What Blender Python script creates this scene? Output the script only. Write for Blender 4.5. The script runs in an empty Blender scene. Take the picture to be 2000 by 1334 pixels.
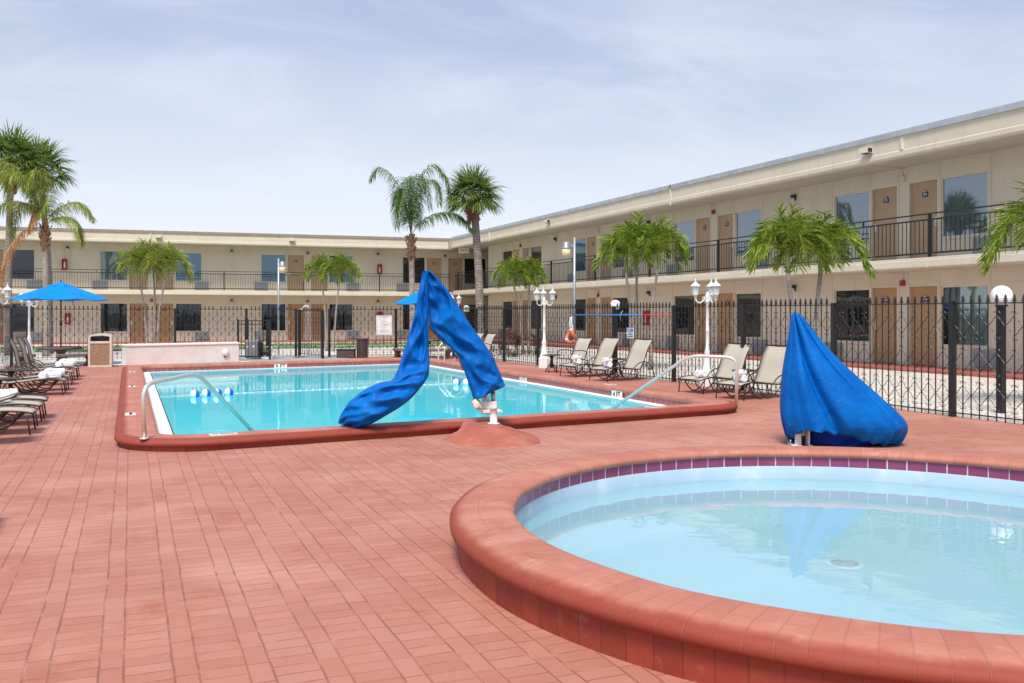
import bpy, bmesh, math, random
from math import sin, cos, pi, radians, hypot, atan2, tan
from mathutils import Vector, Matrix, noise
random.seed(11)
S = bpy.context.scene
C = S.collection
Vec = Vector
# camera constants: level camera, eye 1.4 m; world X = across the courtyard, Y = along the right-hand wing
F = 1800.; EYE = 1.4; HZ = 613.; TH = math.atan(745/F); ct, st = cos(TH), sin(TH)
def P(px, py, z=0.):                       # photo position lying on height z -> world point
    Y = F*(EYE-z)/(py-HZ); X = (px-1000)/F*Y
    return Vec((X*ct+Y*st, -X*st+Y*ct, z))
def V(px, py, Y):                          # photo position at distance Y -> world point
    X = (px-1000)/F*Y
    return Vec((X*ct+Y*st, -X*st+Y*ct, EYE+(HZ-py)/F*Y))
def G(px, Y, z=0.):
    v = V(px, 613, Y); v.z = z; return v

# ------------------------------------------------------------------ materials
def newmat(name):
    m = bpy.data.materials.new(name); m.use_nodes = True
    nt = m.node_tree; nt.nodes.clear()
    o = nt.nodes.new('ShaderNodeOutputMaterial')
    return m, nt, o
class NB:
    def __init__(s, nt): s.nt = nt
    def n(s, t, **k):
        x = s.nt.nodes.new(t)
        for a, b in k.items(): setattr(x, a, b)
        return x
    def link(s, a, b): s.nt.links.new(a, b)
    def put(s, sock, v):
        if isinstance(v, bpy.types.NodeSocket): s.link(v, sock)
        else: sock.default_value = v
    def m(s, op, a, b=None, c=None):
        x = s.n('ShaderNodeMath', operation=op)
        s.put(x.inputs[0], a)
        if b is not None: s.put(x.inputs[1], b)
        if c is not None: s.put(x.inputs[2], c)
        return x.outputs[0]
    def mix(s, f, a, b, bt='MIX'):
        x = s.n('ShaderNodeMix', data_type='RGBA', blend_type=bt)
        s.put(x.inputs[0], f)
        for i, v in ((6, a), (7, b)):
            if isinstance(v, (tuple, list)): v = tuple(v[:3])+(1,)
            s.put(x.inputs[i], v)
        return x.outputs[2]
    def ramp(s, f, lo, hi):
        x = s.n('ShaderNodeMapRange', interpolation_type='SMOOTHSTEP')
        s.put(x.inputs[0], f); x.inputs[1].default_value = lo; x.inputs[2].default_value = hi
        return x.outputs[0]
    def noise(s, vec, scale, detail=3, rough=.55, dist=0.):
        x = s.n('ShaderNodeTexNoise')
        if vec is not None: s.link(vec, x.inputs['Vector'])
        x.inputs['Scale'].default_value = scale; x.inputs['Detail'].default_value = detail
        x.inputs['Roughness'].default_value = rough; x.inputs['Distortion'].default_value = dist
        return x.outputs['Fac']
    def mapping(s, vec, scale):
        x = s.n('ShaderNodeMapping'); s.link(vec, x.inputs[0]); x.inputs['Scale'].default_value = scale
        return x.outputs[0]
    def pos(s): return s.n('ShaderNodeNewGeometry').outputs['Position']
    def obj(s): return s.n('ShaderNodeTexCoord').outputs['Object']
    def xyz(s, v):
        x = s.n('ShaderNodeSeparateXYZ'); s.link(v, x.inputs[0]); return x.outputs
    def comb(s, a, b, c=0.):
        x = s.n('ShaderNodeCombineXYZ')
        s.put(x.inputs[0], a); s.put(x.inputs[1], b); s.put(x.inputs[2], c); return x.outputs[0]
    def bump(s, h, strength=.3, dist=.01):
        x = s.n('ShaderNodeBump'); x.inputs['Strength'].default_value = strength
        x.inputs['Distance'].default_value = dist; s.link(h, x.inputs['Height']); return x.outputs[0]
    def bsdf(s, o, color, rough=.6, metal=0., normal=None, spec=.5, coat=0.):
        b = s.n('ShaderNodeBsdfPrincipled')
        if isinstance(color, (tuple, list)): color = tuple(color[:3])+(1,)
        s.put(b.inputs['Base Color'], color); s.put(b.inputs['Roughness'], rough)
        b.inputs['Metallic'].default_value = metal
        b.inputs['Specular IOR Level'].default_value = spec
        b.inputs['Coat Weight'].default_value = coat
        if normal is not None: s.link(normal, b.inputs['Normal'])
        s.link(b.outputs[0], o.inputs[0]); return b
def mat(name, col, rough=.6, metal=0., scale=8., var=.12, bump=.1, bscale=60., bdist=.004, spec=.5, dirt=None, dscale=2., dlo=.5, dhi=.75, dfac=.6):
    m, nt, o = newmat(name); b = NB(nt); p = b.pos()
    f = b.noise(p, scale, 4)
    lo = tuple(c*(1-var) for c in col); hi = tuple(min(1, c*(1+var)) for c in col)
    c = b.mix(b.ramp(f, .3, .7), lo, hi)
    if dirt:
        d = b.noise(p, dscale, 5, .65)
        c = b.mix(b.m('MULTIPLY', b.ramp(d, dlo, dhi), dfac), c, dirt)
    nrm = b.bump(b.noise(p, bscale, 3), bump, bdist) if bump else None
    b.bsdf(o, c, rough, metal, nrm, spec)
    return m

M = {}
M['stucco'] = mat('stucco_beige', (.63, .54, .445), .85, scale=1.2, var=.05, bump=.25, bscale=120, dirt=(.58, .47, .36), dscale=.9, dlo=.55, dhi=.85, dfac=.35)
M['wall'] = mat('painted_wall', (.66, .57, .47), .7, scale=.8, var=.04, bump=.1, bscale=90, dirt=(.62, .51, .39), dscale=.7, dlo=.55, dhi=.85, dfac=.3)
M['trim'] = mat('painted_trim', (.69, .62, .50), .6, scale=3, var=.04, bump=.05)
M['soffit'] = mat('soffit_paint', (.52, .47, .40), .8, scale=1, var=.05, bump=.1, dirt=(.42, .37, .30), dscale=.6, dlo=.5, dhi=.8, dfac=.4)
M['door'] = mat('door_tan', (.42, .255, .12), .5, scale=1.5, var=.06, bump=.04)
M['doorup'] = mat('door_tan_faded', (.45, .305, .185), .5, scale=1.5, var=.06, bump=.04)
M['ironblk'] = mat('black_iron', (.012, .012, .014), .38, .0, scale=20, var=.3, bump=.1, dirt=(.06, .03, .02), dscale=9, dlo=.62, dhi=.75, dfac=.5)
M['white'] = mat('white_paint', (.78, .77, .75), .45, scale=6, var=.04, bump=.05, dirt=(.5, .46, .4), dscale=5, dlo=.58, dhi=.8, dfac=.5)
M['whitewash'] = mat('whitewashed_block', (.78, .72, .67), .85, scale=3, var=.06, bump=.5, bscale=30, bdist=.01, dirt=(.55, .42, .34), dscale=3, dlo=.6, dhi=.8, dfac=.6)
M['ac'] = mat('ac_grille', (.30, .33, .36), .5, scale=6, var=.1, bump=.05)
M['acframe'] = mat('ac_frame', (.4, .36, .3), .5)
M['red'] = mat('cabinet_red', (.55, .02, .02), .4)
M['redbox'] = mat('alarm_red', (.33, .03, .03), .45)
M['steel'] = mat('stainless', (.74, .69, .62), .36, .65, scale=30, var=.06, bump=.02)
M['alu'] = mat('aluminium_cap', (.50, .53, .56), .5, .6, scale=3, var=.1, bump=.05)
M['galv'] = mat('galvanised', (.38, .41, .44), .45, .6, scale=14, var=.15, bump=.05)
M['gutter'] = mat('brown_drip_edge', (.30, .23, .17), .6)
M['redwalk'] = mat('walkway_red', (.33, .10, .075), .7, scale=1.5, var=.12, bump=.1, dirt=(.2, .09, .07), dscale=1.4, dlo=.5, dhi=.8, dfac=.4)
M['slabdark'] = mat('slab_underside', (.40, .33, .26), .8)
M['concrete'] = mat('grey_concrete', (.33, .33, .33), .9, scale=4, var=.15, bump=.4, bscale=50, dirt=(.2, .19, .18), dscale=2)
M['agg'] = mat('brown_stone', (.17, .125, .105), .85, scale=18, var=.3, bump=.5, bscale=60, dirt=(.1, .07, .06), dscale=5)
M['sling'] = mat('sling_taupe', (.40, .35, .28), .75, scale=4, var=.05, bump=.3, bscale=220, bdist=.002)
M['slingframe'] = mat('bronze_tube', (.045, .028, .022), .35, .2, scale=15, var=.2, bump=.04)
M['terry'] = mat('terry_white', (.82, .82, .85), .95, scale=12, var=.04, bump=.8, bscale=260, bdist=.004)
M['navy'] = mat('navy_print', (.01, .03, .13), .5)
M['brownslat'] = mat('dark_brown_slat', (.075, .05, .05), .55, scale=10, var=.15, bump=.1)
M['bagbeige'] = mat('bin_shell', (.62, .54, .45), .6)
M['lampglass'] = mat('frosted_lantern_glass', (.68, .70, .70), .3)
M['globe'] = mat('opal_globe', (.86, .85, .83), .3, bump=0)
M['amber'] = mat('amber_lens', (.72, .58, .33), .3)
M['darkplastic'] = mat('dark_plastic', (.03, .03, .035), .5)
M['greyplastic'] = mat('grey_plastic', (.22, .225, .24), .5)
M['wood'] = mat('weathered_wood', (.28, .2, .13), .8)
M['orange'] = mat('ring_orange', (.72, .17, .06), .5)
M['bluepole'] = mat('pole_blue', (.02, .2, .6), .4)
M['redpole'] = mat('pole_red', (.75, .05, .06), .4)
M['signwhite'] = mat('sign_white', (.8, .79, .78), .5, bump=0)
M['signblue'] = mat('sign_blue', (.05, .22, .55), .5, bump=0)
M['signred'] = mat('sign_red', (.65, .06, .04), .5, bump=0)
M['ink'] = mat('black_ink', (.02, .02, .025), .5, bump=0)
M['inkgrey'] = mat('grey_ink', (.3, .3, .34), .5, bump=0)
M['tilewhite'] = mat('ceramic_white', (.78, .77, .73), .25, bump=0)
M['curtain'] = mat('curtain_pale', (.62, .62, .58), .9, scale=6, var=.05, bump=.1)
M['exitface'] = mat('exit_face', (.75, .6, .45), .5, bump=0)
M['floatwhite'] = mat('float_white', (.82, .84, .86), .35, bump=0)
M['floatblue'] = mat('float_blue', (.01, .12, .62), .35, bump=0)
M['rope'] = mat('white_rope', (.65, .70, .72), .8)
M['caststone'] = mat('mound_paint', (.38, .10, .062), .75, scale=2.5, var=.14, bump=.6, bscale=9, bdist=.02, dirt=(.47, .215, .165), dscale=3, dlo=.45, dhi=.75, dfac=.55)
M['dry'] = mat('white_ledge', (.8, .77, .73), .75, scale=4, var=.05, bump=.3, bscale=30, dirt=(.5, .45, .4), dscale=4, dlo=.56, dhi=.8, dfac=.5)
M['plasterblue'] = mat('pool_plaster', (.55, .84, .88), .8, scale=1.5, var=.05, bump=.1)
M['wadeplaster'] = mat('wading_plaster', (.46, .61, .67), .8, scale=2., var=.04, bump=.15, dirt=(.45, .56, .6), dscale=2.2, dlo=.58, dhi=.85, dfac=.4)
M['roof'] = mat('roof_membrane', (.5, .49, .47), .9)

def streaky(name, col, dirt, sc=1.):
    m, nt, o = newmat(name); b = NB(nt); p = b.pos()
    c = b.mix(b.ramp(b.noise(p, 1.1, 4), .3, .7), tuple(q*.96 for q in col), tuple(q*1.03 for q in col))
    s_ = b.noise(b.mapping(p, (3.2, 3.2, .35)), 1.5, 5, .7)
    c = b.mix(b.m('MULTIPLY', b.ramp(s_, .50, .78), .42), c, dirt)
    s2 = b.noise(b.mapping(p, (14, 14, .7)), 1., 3, .6)
    c = b.mix(b.m('MULTIPLY', b.ramp(s2, .60, .80), .22), c, tuple(q*.8 for q in dirt))
    b.bsdf(o, c, .8, 0, b.bump(b.noise(p, 110, 3), .25, .005), .3); return m
M['stucco'] = streaky('stucco_beige', (.65, .58, .465), (.48, .41, .32))
M['wall'] = streaky('painted_wall', (.68, .61, .495), (.54, .475, .375))
def slingmat():
    m, nt, o = newmat('sling_mesh'); b = NB(nt); p = b.pos()
    c = b.mix(b.noise(p, 4, 3), (.54, .485, .40), (.61, .55, .455))
    d = b.bsdf(o, c, .75, 0, b.bump(b.noise(p, 240, 2), .3, .002), .3)
    t = b.n('ShaderNodeBsdfTranslucent'); b.put(t.inputs[0], c); x = b.n('ShaderNodeMixShader'); x.inputs[0].default_value = .22
    b.link(d.outputs[0], x.inputs[1]); b.link(t.outputs[0], x.inputs[2]); b.link(x.outputs[0], o.inputs[0]); return m
M['sling'] = slingmat()
def glass(name, base, refl, tint=(.9, .95, 1), rough=.015, var=0.):
    m, nt, o = newmat(name); b = NB(nt)
    d = b.n('ShaderNodeBsdfDiffuse'); d.inputs[0].default_value = (*base, 1)
    g = b.n('ShaderNodeBsdfGlossy'); g.inputs[0].default_value = (*tint, 1); g.inputs['Roughness'].default_value = rough
    nr = b.bump(b.noise(b.pos(), 1.3, 1), .12, .02); b.link(nr, g.inputs['Normal'])
    fr = b.n('ShaderNodeFresnel'); fr.inputs[0].default_value = 1.5
    f = b.m('MINIMUM', b.m('ADD', fr.outputs[0], refl), 1.)
    x = b.n('ShaderNodeMixShader'); b.link(f, x.inputs[0]); b.link(d.outputs[0], x.inputs[1]); b.link(g.outputs[0], x.inputs[2])
    b.link(x.outputs[0], o.inputs[0]); return m
M['glassdark'] = glass('window_glass_dark', (.006, .008, .01), .03)
M['glassblue'] = glass('window_glass_tinted', (.03, .075, .11), .12, (.55, .8, 1.))
M['glasssky'] = glass('window_glass_coated', (.09, .12, .15), .22, (.66, .75, .86))
def clearglass(name, refl=.05, tint=(.8, .88, .88)):
    m, nt, o = newmat(name); b = NB(nt)
    d = b.n('ShaderNodeBsdfTransparent'); d.inputs[0].default_value = (*tint, 1)
    g = b.n('ShaderNodeBsdfGlossy'); g.inputs['Roughness'].default_value = .02
    fr = b.n('ShaderNodeFresnel'); fr.inputs[0].default_value = 1.5
    f = b.m('ADD', fr.outputs[0], refl)
    x = b.n('ShaderNodeMixShader'); b.link(f, x.inputs[0]); b.link(d.outputs[0], x.inputs[1]); b.link(g.outputs[0], x.inputs[2])
    b.link(x.outputs[0], o.inputs[0]); return m
M['glassclear'] = clearglass('window_glass_clear')

def cloth(name, col, col2, bumpd=.012, scale=5.):
    m, nt, o = newmat(name); b = NB(nt); p = b.obj()
    c = b.mix(b.ramp(b.noise(p, 2.5, 3), .3, .7), col, col2)
    h = b.m('ADD', b.m('MULTIPLY', b.noise(p, scale, 5, .55, 1.2), 1.), b.m('MULTIPLY', b.noise(p, 300, 1), .02))
    s = b.bsdf(o, c, .48, 0, b.bump(h, .45, bumpd), .12)
    return m
M['bluecover'] = cloth('blue_cover_fabric', (.0, .095, .40), (.0, .135, .49), .03, 6.)
M['blueumb'] = cloth('blue_umbrella_fabric', (.0, .20, .66), (.0, .24, .72), .004)
M['liningshade'] = cloth('blue_lining_shaded', (.0, .022, .20), (.0, .03, .26), .02)  # inside of the lift cover, its shade mixed into the blue
M['hem'] = mat('black_piping', (.01, .01, .02), .6, bump=0)

# ---- brick paving: broad courses of bricks laid across, alternating with narrow running strips
def deck_mat():
    m, nt, o = newmat('painted_brick_paving'); b = NB(nt); p = b.pos()
    wob = b.m('MULTIPLY', b.m('SUBTRACT', b.noise(p, 1.6, 3), .5), .022)
    x, y, z = b.xyz(p)
    u = b.m('ADD', x, wob); v = b.m('ADD', y, b.m('MULTIPLY', b.m('SUBTRACT', b.noise(p, 2.3, 2), .5), .03))
    pp = b.m('DIVIDE', b.m('ADD', u, .113), .271)
    cell = b.m('FLOOR', pp); fr = b.m('SUBTRACT', pp, cell)
    nar = b.m('LESS_THAN', fr, .335)
    d1 = b.m('MULTIPLY', b.m('MINIMUM', fr, b.m('SUBTRACT', 1., fr)), .271)
    d2 = b.m('MULTIPLY', b.m('ABSOLUTE', b.m('SUBTRACT', fr, .335)), .271)
    dlong = b.m('MINIMUM', d1, d2)
    L = b.m('ADD', .098, b.m('MULTIPLY', nar, .1))
    cell2 = b.m('ADD', cell, b.m('MULTIPLY', nar, .5))
    wn0 = b.n('ShaderNodeTexWhiteNoise', noise_dimensions='1D'); b.link(cell2, wn0.inputs['W'])
    vv = b.m('ADD', b.m('DIVIDE', v, L), wn0.outputs['Value'])
    row = b.m('FLOOR', vv); fv = b.m('SUBTRACT', vv, row)
    d3 = b.m('MULTIPLY', b.m('MINIMUM', fv, b.m('SUBTRACT', 1., fv)), L)
    # distance fades: the deck east of the pool is thickly painted, joints hardly show
    thick = b.m('MULTIPLY', b.ramp(x, 7.9, 8.5), b.ramp(y, 10.5, 12.))
    keep = b.m('SUBTRACT', 1., b.m('MULTIPLY', thick, .85))
    jl = b.m('SUBTRACT', 1., b.ramp(dlong, .002, .0065)); js = b.m('SUBTRACT', 1., b.ramp(d3, .0015, .0065))
    gap = b.m('ADD', .50, b.m('MULTIPLY', b.ramp(b.noise(p, 4, 4), .38, .66), .35))
    jl = b.m('MULTIPLY', jl, gap)
    joint = b.m('MULTIPLY', b.m('MAXIMUM', jl, b.m('MULTIPLY', js, b.m('MULTIPLY', gap, .85))), keep)
    wn = b.n('ShaderNodeTexWhiteNoise', noise_dimensions='2D')
    b.link(b.comb(cell2, row), wn.inputs['Vector'])
    c = b.mix(b.m('MULTIPLY', wn.outputs['Value'], keep), (.395, .155, .112), (.445, .192, .144))
    c = b.mix(b.m('MULTIPLY', b.ramp(b.noise(p, .55, 4, .6), .45, .7), .7), c, (.55, .285, .21))
    c = b.mix(b.m('MULTIPLY', b.ramp(b.noise(p, 1.7, 6, .75, .6), .50, .72), .7), c, (.345, .10, .062))
    c = b.mix(b.m('MULTIPLY', b.ramp(b.noise(p, 7, 4, .7), .62, .75), .4), c, (.55, .33, .27))
    grey = b.ramp(b.noise(b.mapping(p, (1, .35, 1)), .8, 4, .7), .5, .75)
    c = b.mix(b.m('MULTIPLY', grey, .35), c, (.33, .17, .135))
    spk = b.ramp(b.noise(p, 55, 2), .70, .76)
    c = b.mix(b.m('MULTIPLY', spk, .35), c, (.2, .08, .06))
    c = b.mix(joint, c, b.mix(b.ramp(b.noise(p, 6, 3), .52, .7), (.235, .08, .057), (.40, .22, .17)))
    # worn margin where footpath meets the skirt of the lift footing
    h = b.m('ADD', b.m('MULTIPLY', joint, -1.), b.m('ADD', b.m('MULTIPLY', b.noise(p, 60, 3), .35), b.m('MULTIPLY', wn.outputs['Value'], .25)))
    b.bsdf(o, c, b.m('ADD', .55, b.m('MULTIPLY', b.noise(p, 3, 3), .25)), 0, b.bump(h, .55, .006), .35)
    return m
M['deck'] = deck_mat()

def uvmat(name, cols, jcol, jw, per, rough, jv=None, bumpd=.006, stain=None, jfac=1., edge=None):
    """joints across the sweep every `per` metres (U = arc length), optional joint lines at V = jv"""
    m, nt, o = newmat(name); b = NB(nt)
    uv = b.n('ShaderNodeUVMap').outputs[0]; p = b.pos()
    x, y, z = b.xyz(uv)
    q = b.m('DIVIDE', x, per); k = b.m('FLOOR', q); fr = b.m('SUBTRACT', q, k)
    d = b.m('MULTIPLY', b.m('MINIMUM', fr, b.m('SUBTRACT', 1., fr)), per)
    d = b.m('ADD', d, b.m('MULTIPLY', b.m('SUBTRACT', b.noise(p, 25, 2), .5), jw*.8))
    j = b.m('SUBTRACT', 1., b.ramp(d, jw*.5, jw))
    for t in (jv or []):
        dd = b.m('ABSOLUTE', b.m('SUBTRACT', y, t))
        j = b.m('MAXIMUM', j, b.m('SUBTRACT', 1., b.ramp(dd, jw*.5, jw)))
    wn = b.n('ShaderNodeTexWhiteNoise', noise_dimensions='1D'); b.link(k, wn.inputs['W'])
    c = b.mix(wn.outputs['Value'], cols[0], cols[1])
    c = b.mix(b.m('MULTIPLY', b.ramp(b.noise(p, 2.2, 5, .65), .45, .7), .6), c, cols[2])
    if stain:
        c = b.mix(b.m('MULTIPLY', b.ramp(b.noise(p, 6, 5, .7), .55, .75), .6), c, stain)
        c = b.mix(b.m('MULTIPLY', b.ramp(b.noise(p, 3.4, 6, .75, .5), .57, .70), .4), c, tuple(q*.62 for q in cols[0]))
        c = b.mix(b.m('MULTIPLY', b.ramp(b.noise(p, 38, 3, .6), .66, .74), .45), c, tuple(q*.5 for q in cols[0]))
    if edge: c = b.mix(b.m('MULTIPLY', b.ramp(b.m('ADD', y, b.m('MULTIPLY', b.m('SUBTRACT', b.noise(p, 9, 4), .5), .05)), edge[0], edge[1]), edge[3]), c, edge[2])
    jf = b.m('MULTIPLY', j, b.m('ADD', jfac*.4, b.m('MULTIPLY', b.ramp(b.noise(p, 4, 3), .35, .6), jfac*.6)))
    c = b.mix(jf, c, jcol)
    h = b.m('ADD', b.m('MULTIPLY', j, -1.), b.m('MULTIPLY', b.noise(p, 30, 4), .5))
    b.bsdf(o, c, rough, 0, b.bump(h, .5, bumpd), .4)
    return m
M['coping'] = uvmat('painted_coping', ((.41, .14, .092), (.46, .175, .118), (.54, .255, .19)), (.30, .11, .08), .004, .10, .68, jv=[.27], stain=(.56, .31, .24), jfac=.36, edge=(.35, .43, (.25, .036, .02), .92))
M['copingdark'] = uvmat('painted_brick_riser', ((.28, .045, .024), (.34, .062, .036), (.29, .05, .03)), (.17, .04, .03), .005, .19, .6, stain=(.42, .16, .115), jfac=.8)
M['soldier'] = uvmat('painted_soldier_bricks', ((.25, .036, .02), (.31, .052, .03), (.27, .045, .026)), (.13, .03, .022), .004, .115, .6, stain=(.42, .16, .115), jfac=.6)
M['wadewall'] = mat('wading_wall', (.34, .47, .57), .7, scale=2, var=.06, bump=.15, dirt=(.55, .64, .68), dscale=3)
M['tilemaroon'] = uvmat('maroon_tile', ((.24, .075, .085), (.28, .09, .10), (.30, .12, .12)), (.55, .42, .42), .006, .155, .25, jfac=.75)
M['tilepurple'] = uvmat('purple_tile', ((.20, .035, .10), (.25, .05, .13), (.29, .08, .15)), (.62, .55, .58), .006, .15, .22, jfac=1.)

def water_mat(name, tint, deep, dfac, refl_ior, bumps, bs, shallow=None):
    m, nt, o = newmat(name); b = NB(nt); p = b.pos()
    h = b.noise(b.mapping(p, (1, 1, 1)), bs, 3, .5, .3)
    nrm = b.bump(h, bumps, .02)
    t = b.n('ShaderNodeBsdfTransparent'); t.inputs[0].default_value = (*tint, 1)
    d = b.n('ShaderNodeBsdfDiffuse'); b.put(d.inputs[0], (*deep, 1))
    a = b.n('ShaderNodeMixShader'); a.inputs[0].default_value = dfac; b.link(t.outputs[0], a.inputs[1]); b.link(d.outputs[0], a.inputs[2])
    g = b.n('ShaderNodeBsdfGlossy'); g.inputs['Roughness'].default_value = .012; b.link(nrm, g.inputs['Normal'])
    g.inputs[0].default_value = (1, 1, 1, 1)
    fr = b.n('ShaderNodeFresnel'); fr.inputs[0].default_value = refl_ior; b.link(nrm, fr.inputs['Normal'])
    x = b.n('ShaderNodeMixShader'); b.link(fr.outputs[0], x.inputs[0]); b.link(a.outputs[0], x.inputs[1]); b.link(g.outputs[0], x.inputs[2])
    b.link(x.outputs[0], o.inputs[0]); return m
M['water'] = water_mat('pool_water', (.50, .95, 1.), (.09, .70, .82), .72, 1.11, .10, 2.2)
M['wadewater'] = water_mat('wading_water', (.80, .95, .99), (.40, .63, .70), .42, 1.33, .14, 2.6)

def gravel_mat():
    m, nt, o = newmat('white_gravel'); b = NB(nt); p = b.pos()
    v = b.n('ShaderNodeTexVoronoi'); b.link(b.mapping(p, (1, 1, 1)), v.inputs['Vector']); v.inputs['Scale'].default_value = 21
    c = b.mix(b.xyz(v.outputs['Color'])[0], (.66, .60, .53), (.88, .85, .79))
    c = b.mix(b.ramp(v.outputs['Distance'], .42, .8), c, (.34, .28, .23))
    v2 = b.n('ShaderNodeTexVoronoi'); b.link(p, v2.inputs['Vector']); v2.inputs['Scale'].default_value = 9
    s = b.m('MULTIPLY', b.m('LESS_THAN', v2.outputs['Distance'], .26), b.m('GREATER_THAN', b.xyz(v2.outputs['Color'])[1], .62))
    x, y, z = b.xyz(p)
    near = b.m('MULTIPLY', s, b.m('SUBTRACT', 1., b.m('MULTIPLY', b.ramp(y, 12., 24.), .75)))
    c = b.mix(b.m('MULTIPLY', near, .8), c, (.15, .035, .03))
    c = b.mix(b.m('MULTIPLY', b.ramp(b.noise(p, .9, 4), .52, .72), .3), c, (.42, .34, .27))
    h = b.m('MULTIPLY', v.outputs['Distance'], -1.)
    b.bsdf(o, c, .85, 0, b.bump(h, .9, .03), .3); return m
M['gravel'] = gravel_mat()
M['ground'] = mat('far_ground', (.16, .15, .11), .95, scale=.2, var=.2)
M['lawn'] = mat('lawn_soil', (.16, .24, .08), .95, scale=3, var=.25, bump=.6, bscale=60)
M['pebble'] = mat('pebble_panel', (.30, .185, .11), .8, scale=70, var=.55, bump=.6, bscale=110)

def leafmat(name, a, c2, tip=None, trans=.35, sc=3., yel=None):
    m, nt, o = newmat(name); b = NB(nt); p = b.pos()
    c = b.mix(b.ramp(b.noise(p, sc, 3), .32, .68), a, c2)
    c = b.mix(b.m('MULTIPLY', b.ramp(b.noise(p, sc*7, 2), .48, .62), .6), c, tuple(x*1.5 for x in c2))
    c = b.mix(b.m('MULTIPLY', b.ramp(b.noise(p, sc*5, 2), .54, .66), .6), c, tuple(x*.55 for x in a))
    if yel: c = b.mix(b.m('MULTIPLY', b.ramp(b.noise(p, sc*1.7, 3), .55, .72), .75), c, yel)
    d = b.n('ShaderNodeBsdfPrincipled'); b.put(d.inputs['Base Color'], c); d.inputs['Roughness'].default_value = .42
    t = b.n('ShaderNodeBsdfTranslucent'); b.put(t.inputs[0], c)
    x = b.n('ShaderNodeMixShader'); x.inputs[0].default_value = trans
    b.link(d.outputs[0], x.inputs[1]); b.link(t.outputs[0], x.inputs[2]); b.link(x.outputs[0], o.inputs[0]); return m
M['leafbright'] = leafmat('palm_leaf_bright', (.08, .16, .018), (.31, .39, .045))
M['leafyellow'] = leafmat('palm_leaf_yellowing', (.16, .24, .03), (.32, .36, .06), yel=(.50, .38, .14))
M['leafdark'] = leafmat('palm_leaf_dark', (.045, .13, .03), (.14, .25, .05))
M['leaffan'] = leafmat('fan_leaf', (.07, .15, .025), (.22, .30, .06), yel=(.36, .34, .12))
M['leafdead'] = leafmat('dead_frond', (.42, .2, .07), (.5, .27, .11), trans=.3)
M['leafti'] = leafmat('ti_leaf', (.10, .02, .025), (.22, .045, .035))
M['leafbush'] = leafmat('bush_leaf', (.025, .07, .015), (.06, .14, .03))
M['grass'] = leafmat('grass_blades', (.07, .15, .03), (.13, .22, .05))
def trunk_mat(name, a, c2, ring, rs, dist=1.5):
    m, nt, o = newmat(name); b = NB(nt); p = b.pos(); x, y, z = b.xyz(p)
    w = b.n('ShaderNodeTexWave', bands_direction='Z'); b.link(p, w.inputs['Vector']); w.inputs['Scale'].default_value = rs
    w.inputs['Distortion'].default_value = dist; w.inputs['Detail'].default_value = 2
    c = b.mix(b.ramp(b.noise(p, 5, 4, .65), .35, .68), a, c2)
    c = b.mix(b.m('MULTIPLY', b.ramp(w.outputs['Fac'], .72, .95), .7), c, ring)
    h = b.m('ADD', b.m('MULTIPLY', w.outputs['Fac'], -.6), b.noise(p, 40, 3))
    b.bsdf(o, c, .85, 0, b.bump(h, .6, .02), .2); return m
M['trunkgrey'] = trunk_mat('palm_trunk_ringed', (.30, .25, .21), (.46, .40, .35), (.16, .12, .10), 7)
M['trunkfat'] = trunk_mat('palm_trunk_grey', (.22, .18, .16), (.36, .31, .28), (.15, .12, .10), 3, 3)
M['crownshaft'] = mat('green_crownshaft', (.20, .26, .07), .5, scale=5, var=.2, bump=.1)
M['boots'] = mat('leaf_boots', (.28, .14, .085), .85, scale=14, var=.45, bump=.5, bscale=50, dirt=(.44, .30, .2), dscale=9)
M['petiole'] = mat('petiole', (.20, .22, .06), .6)

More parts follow.
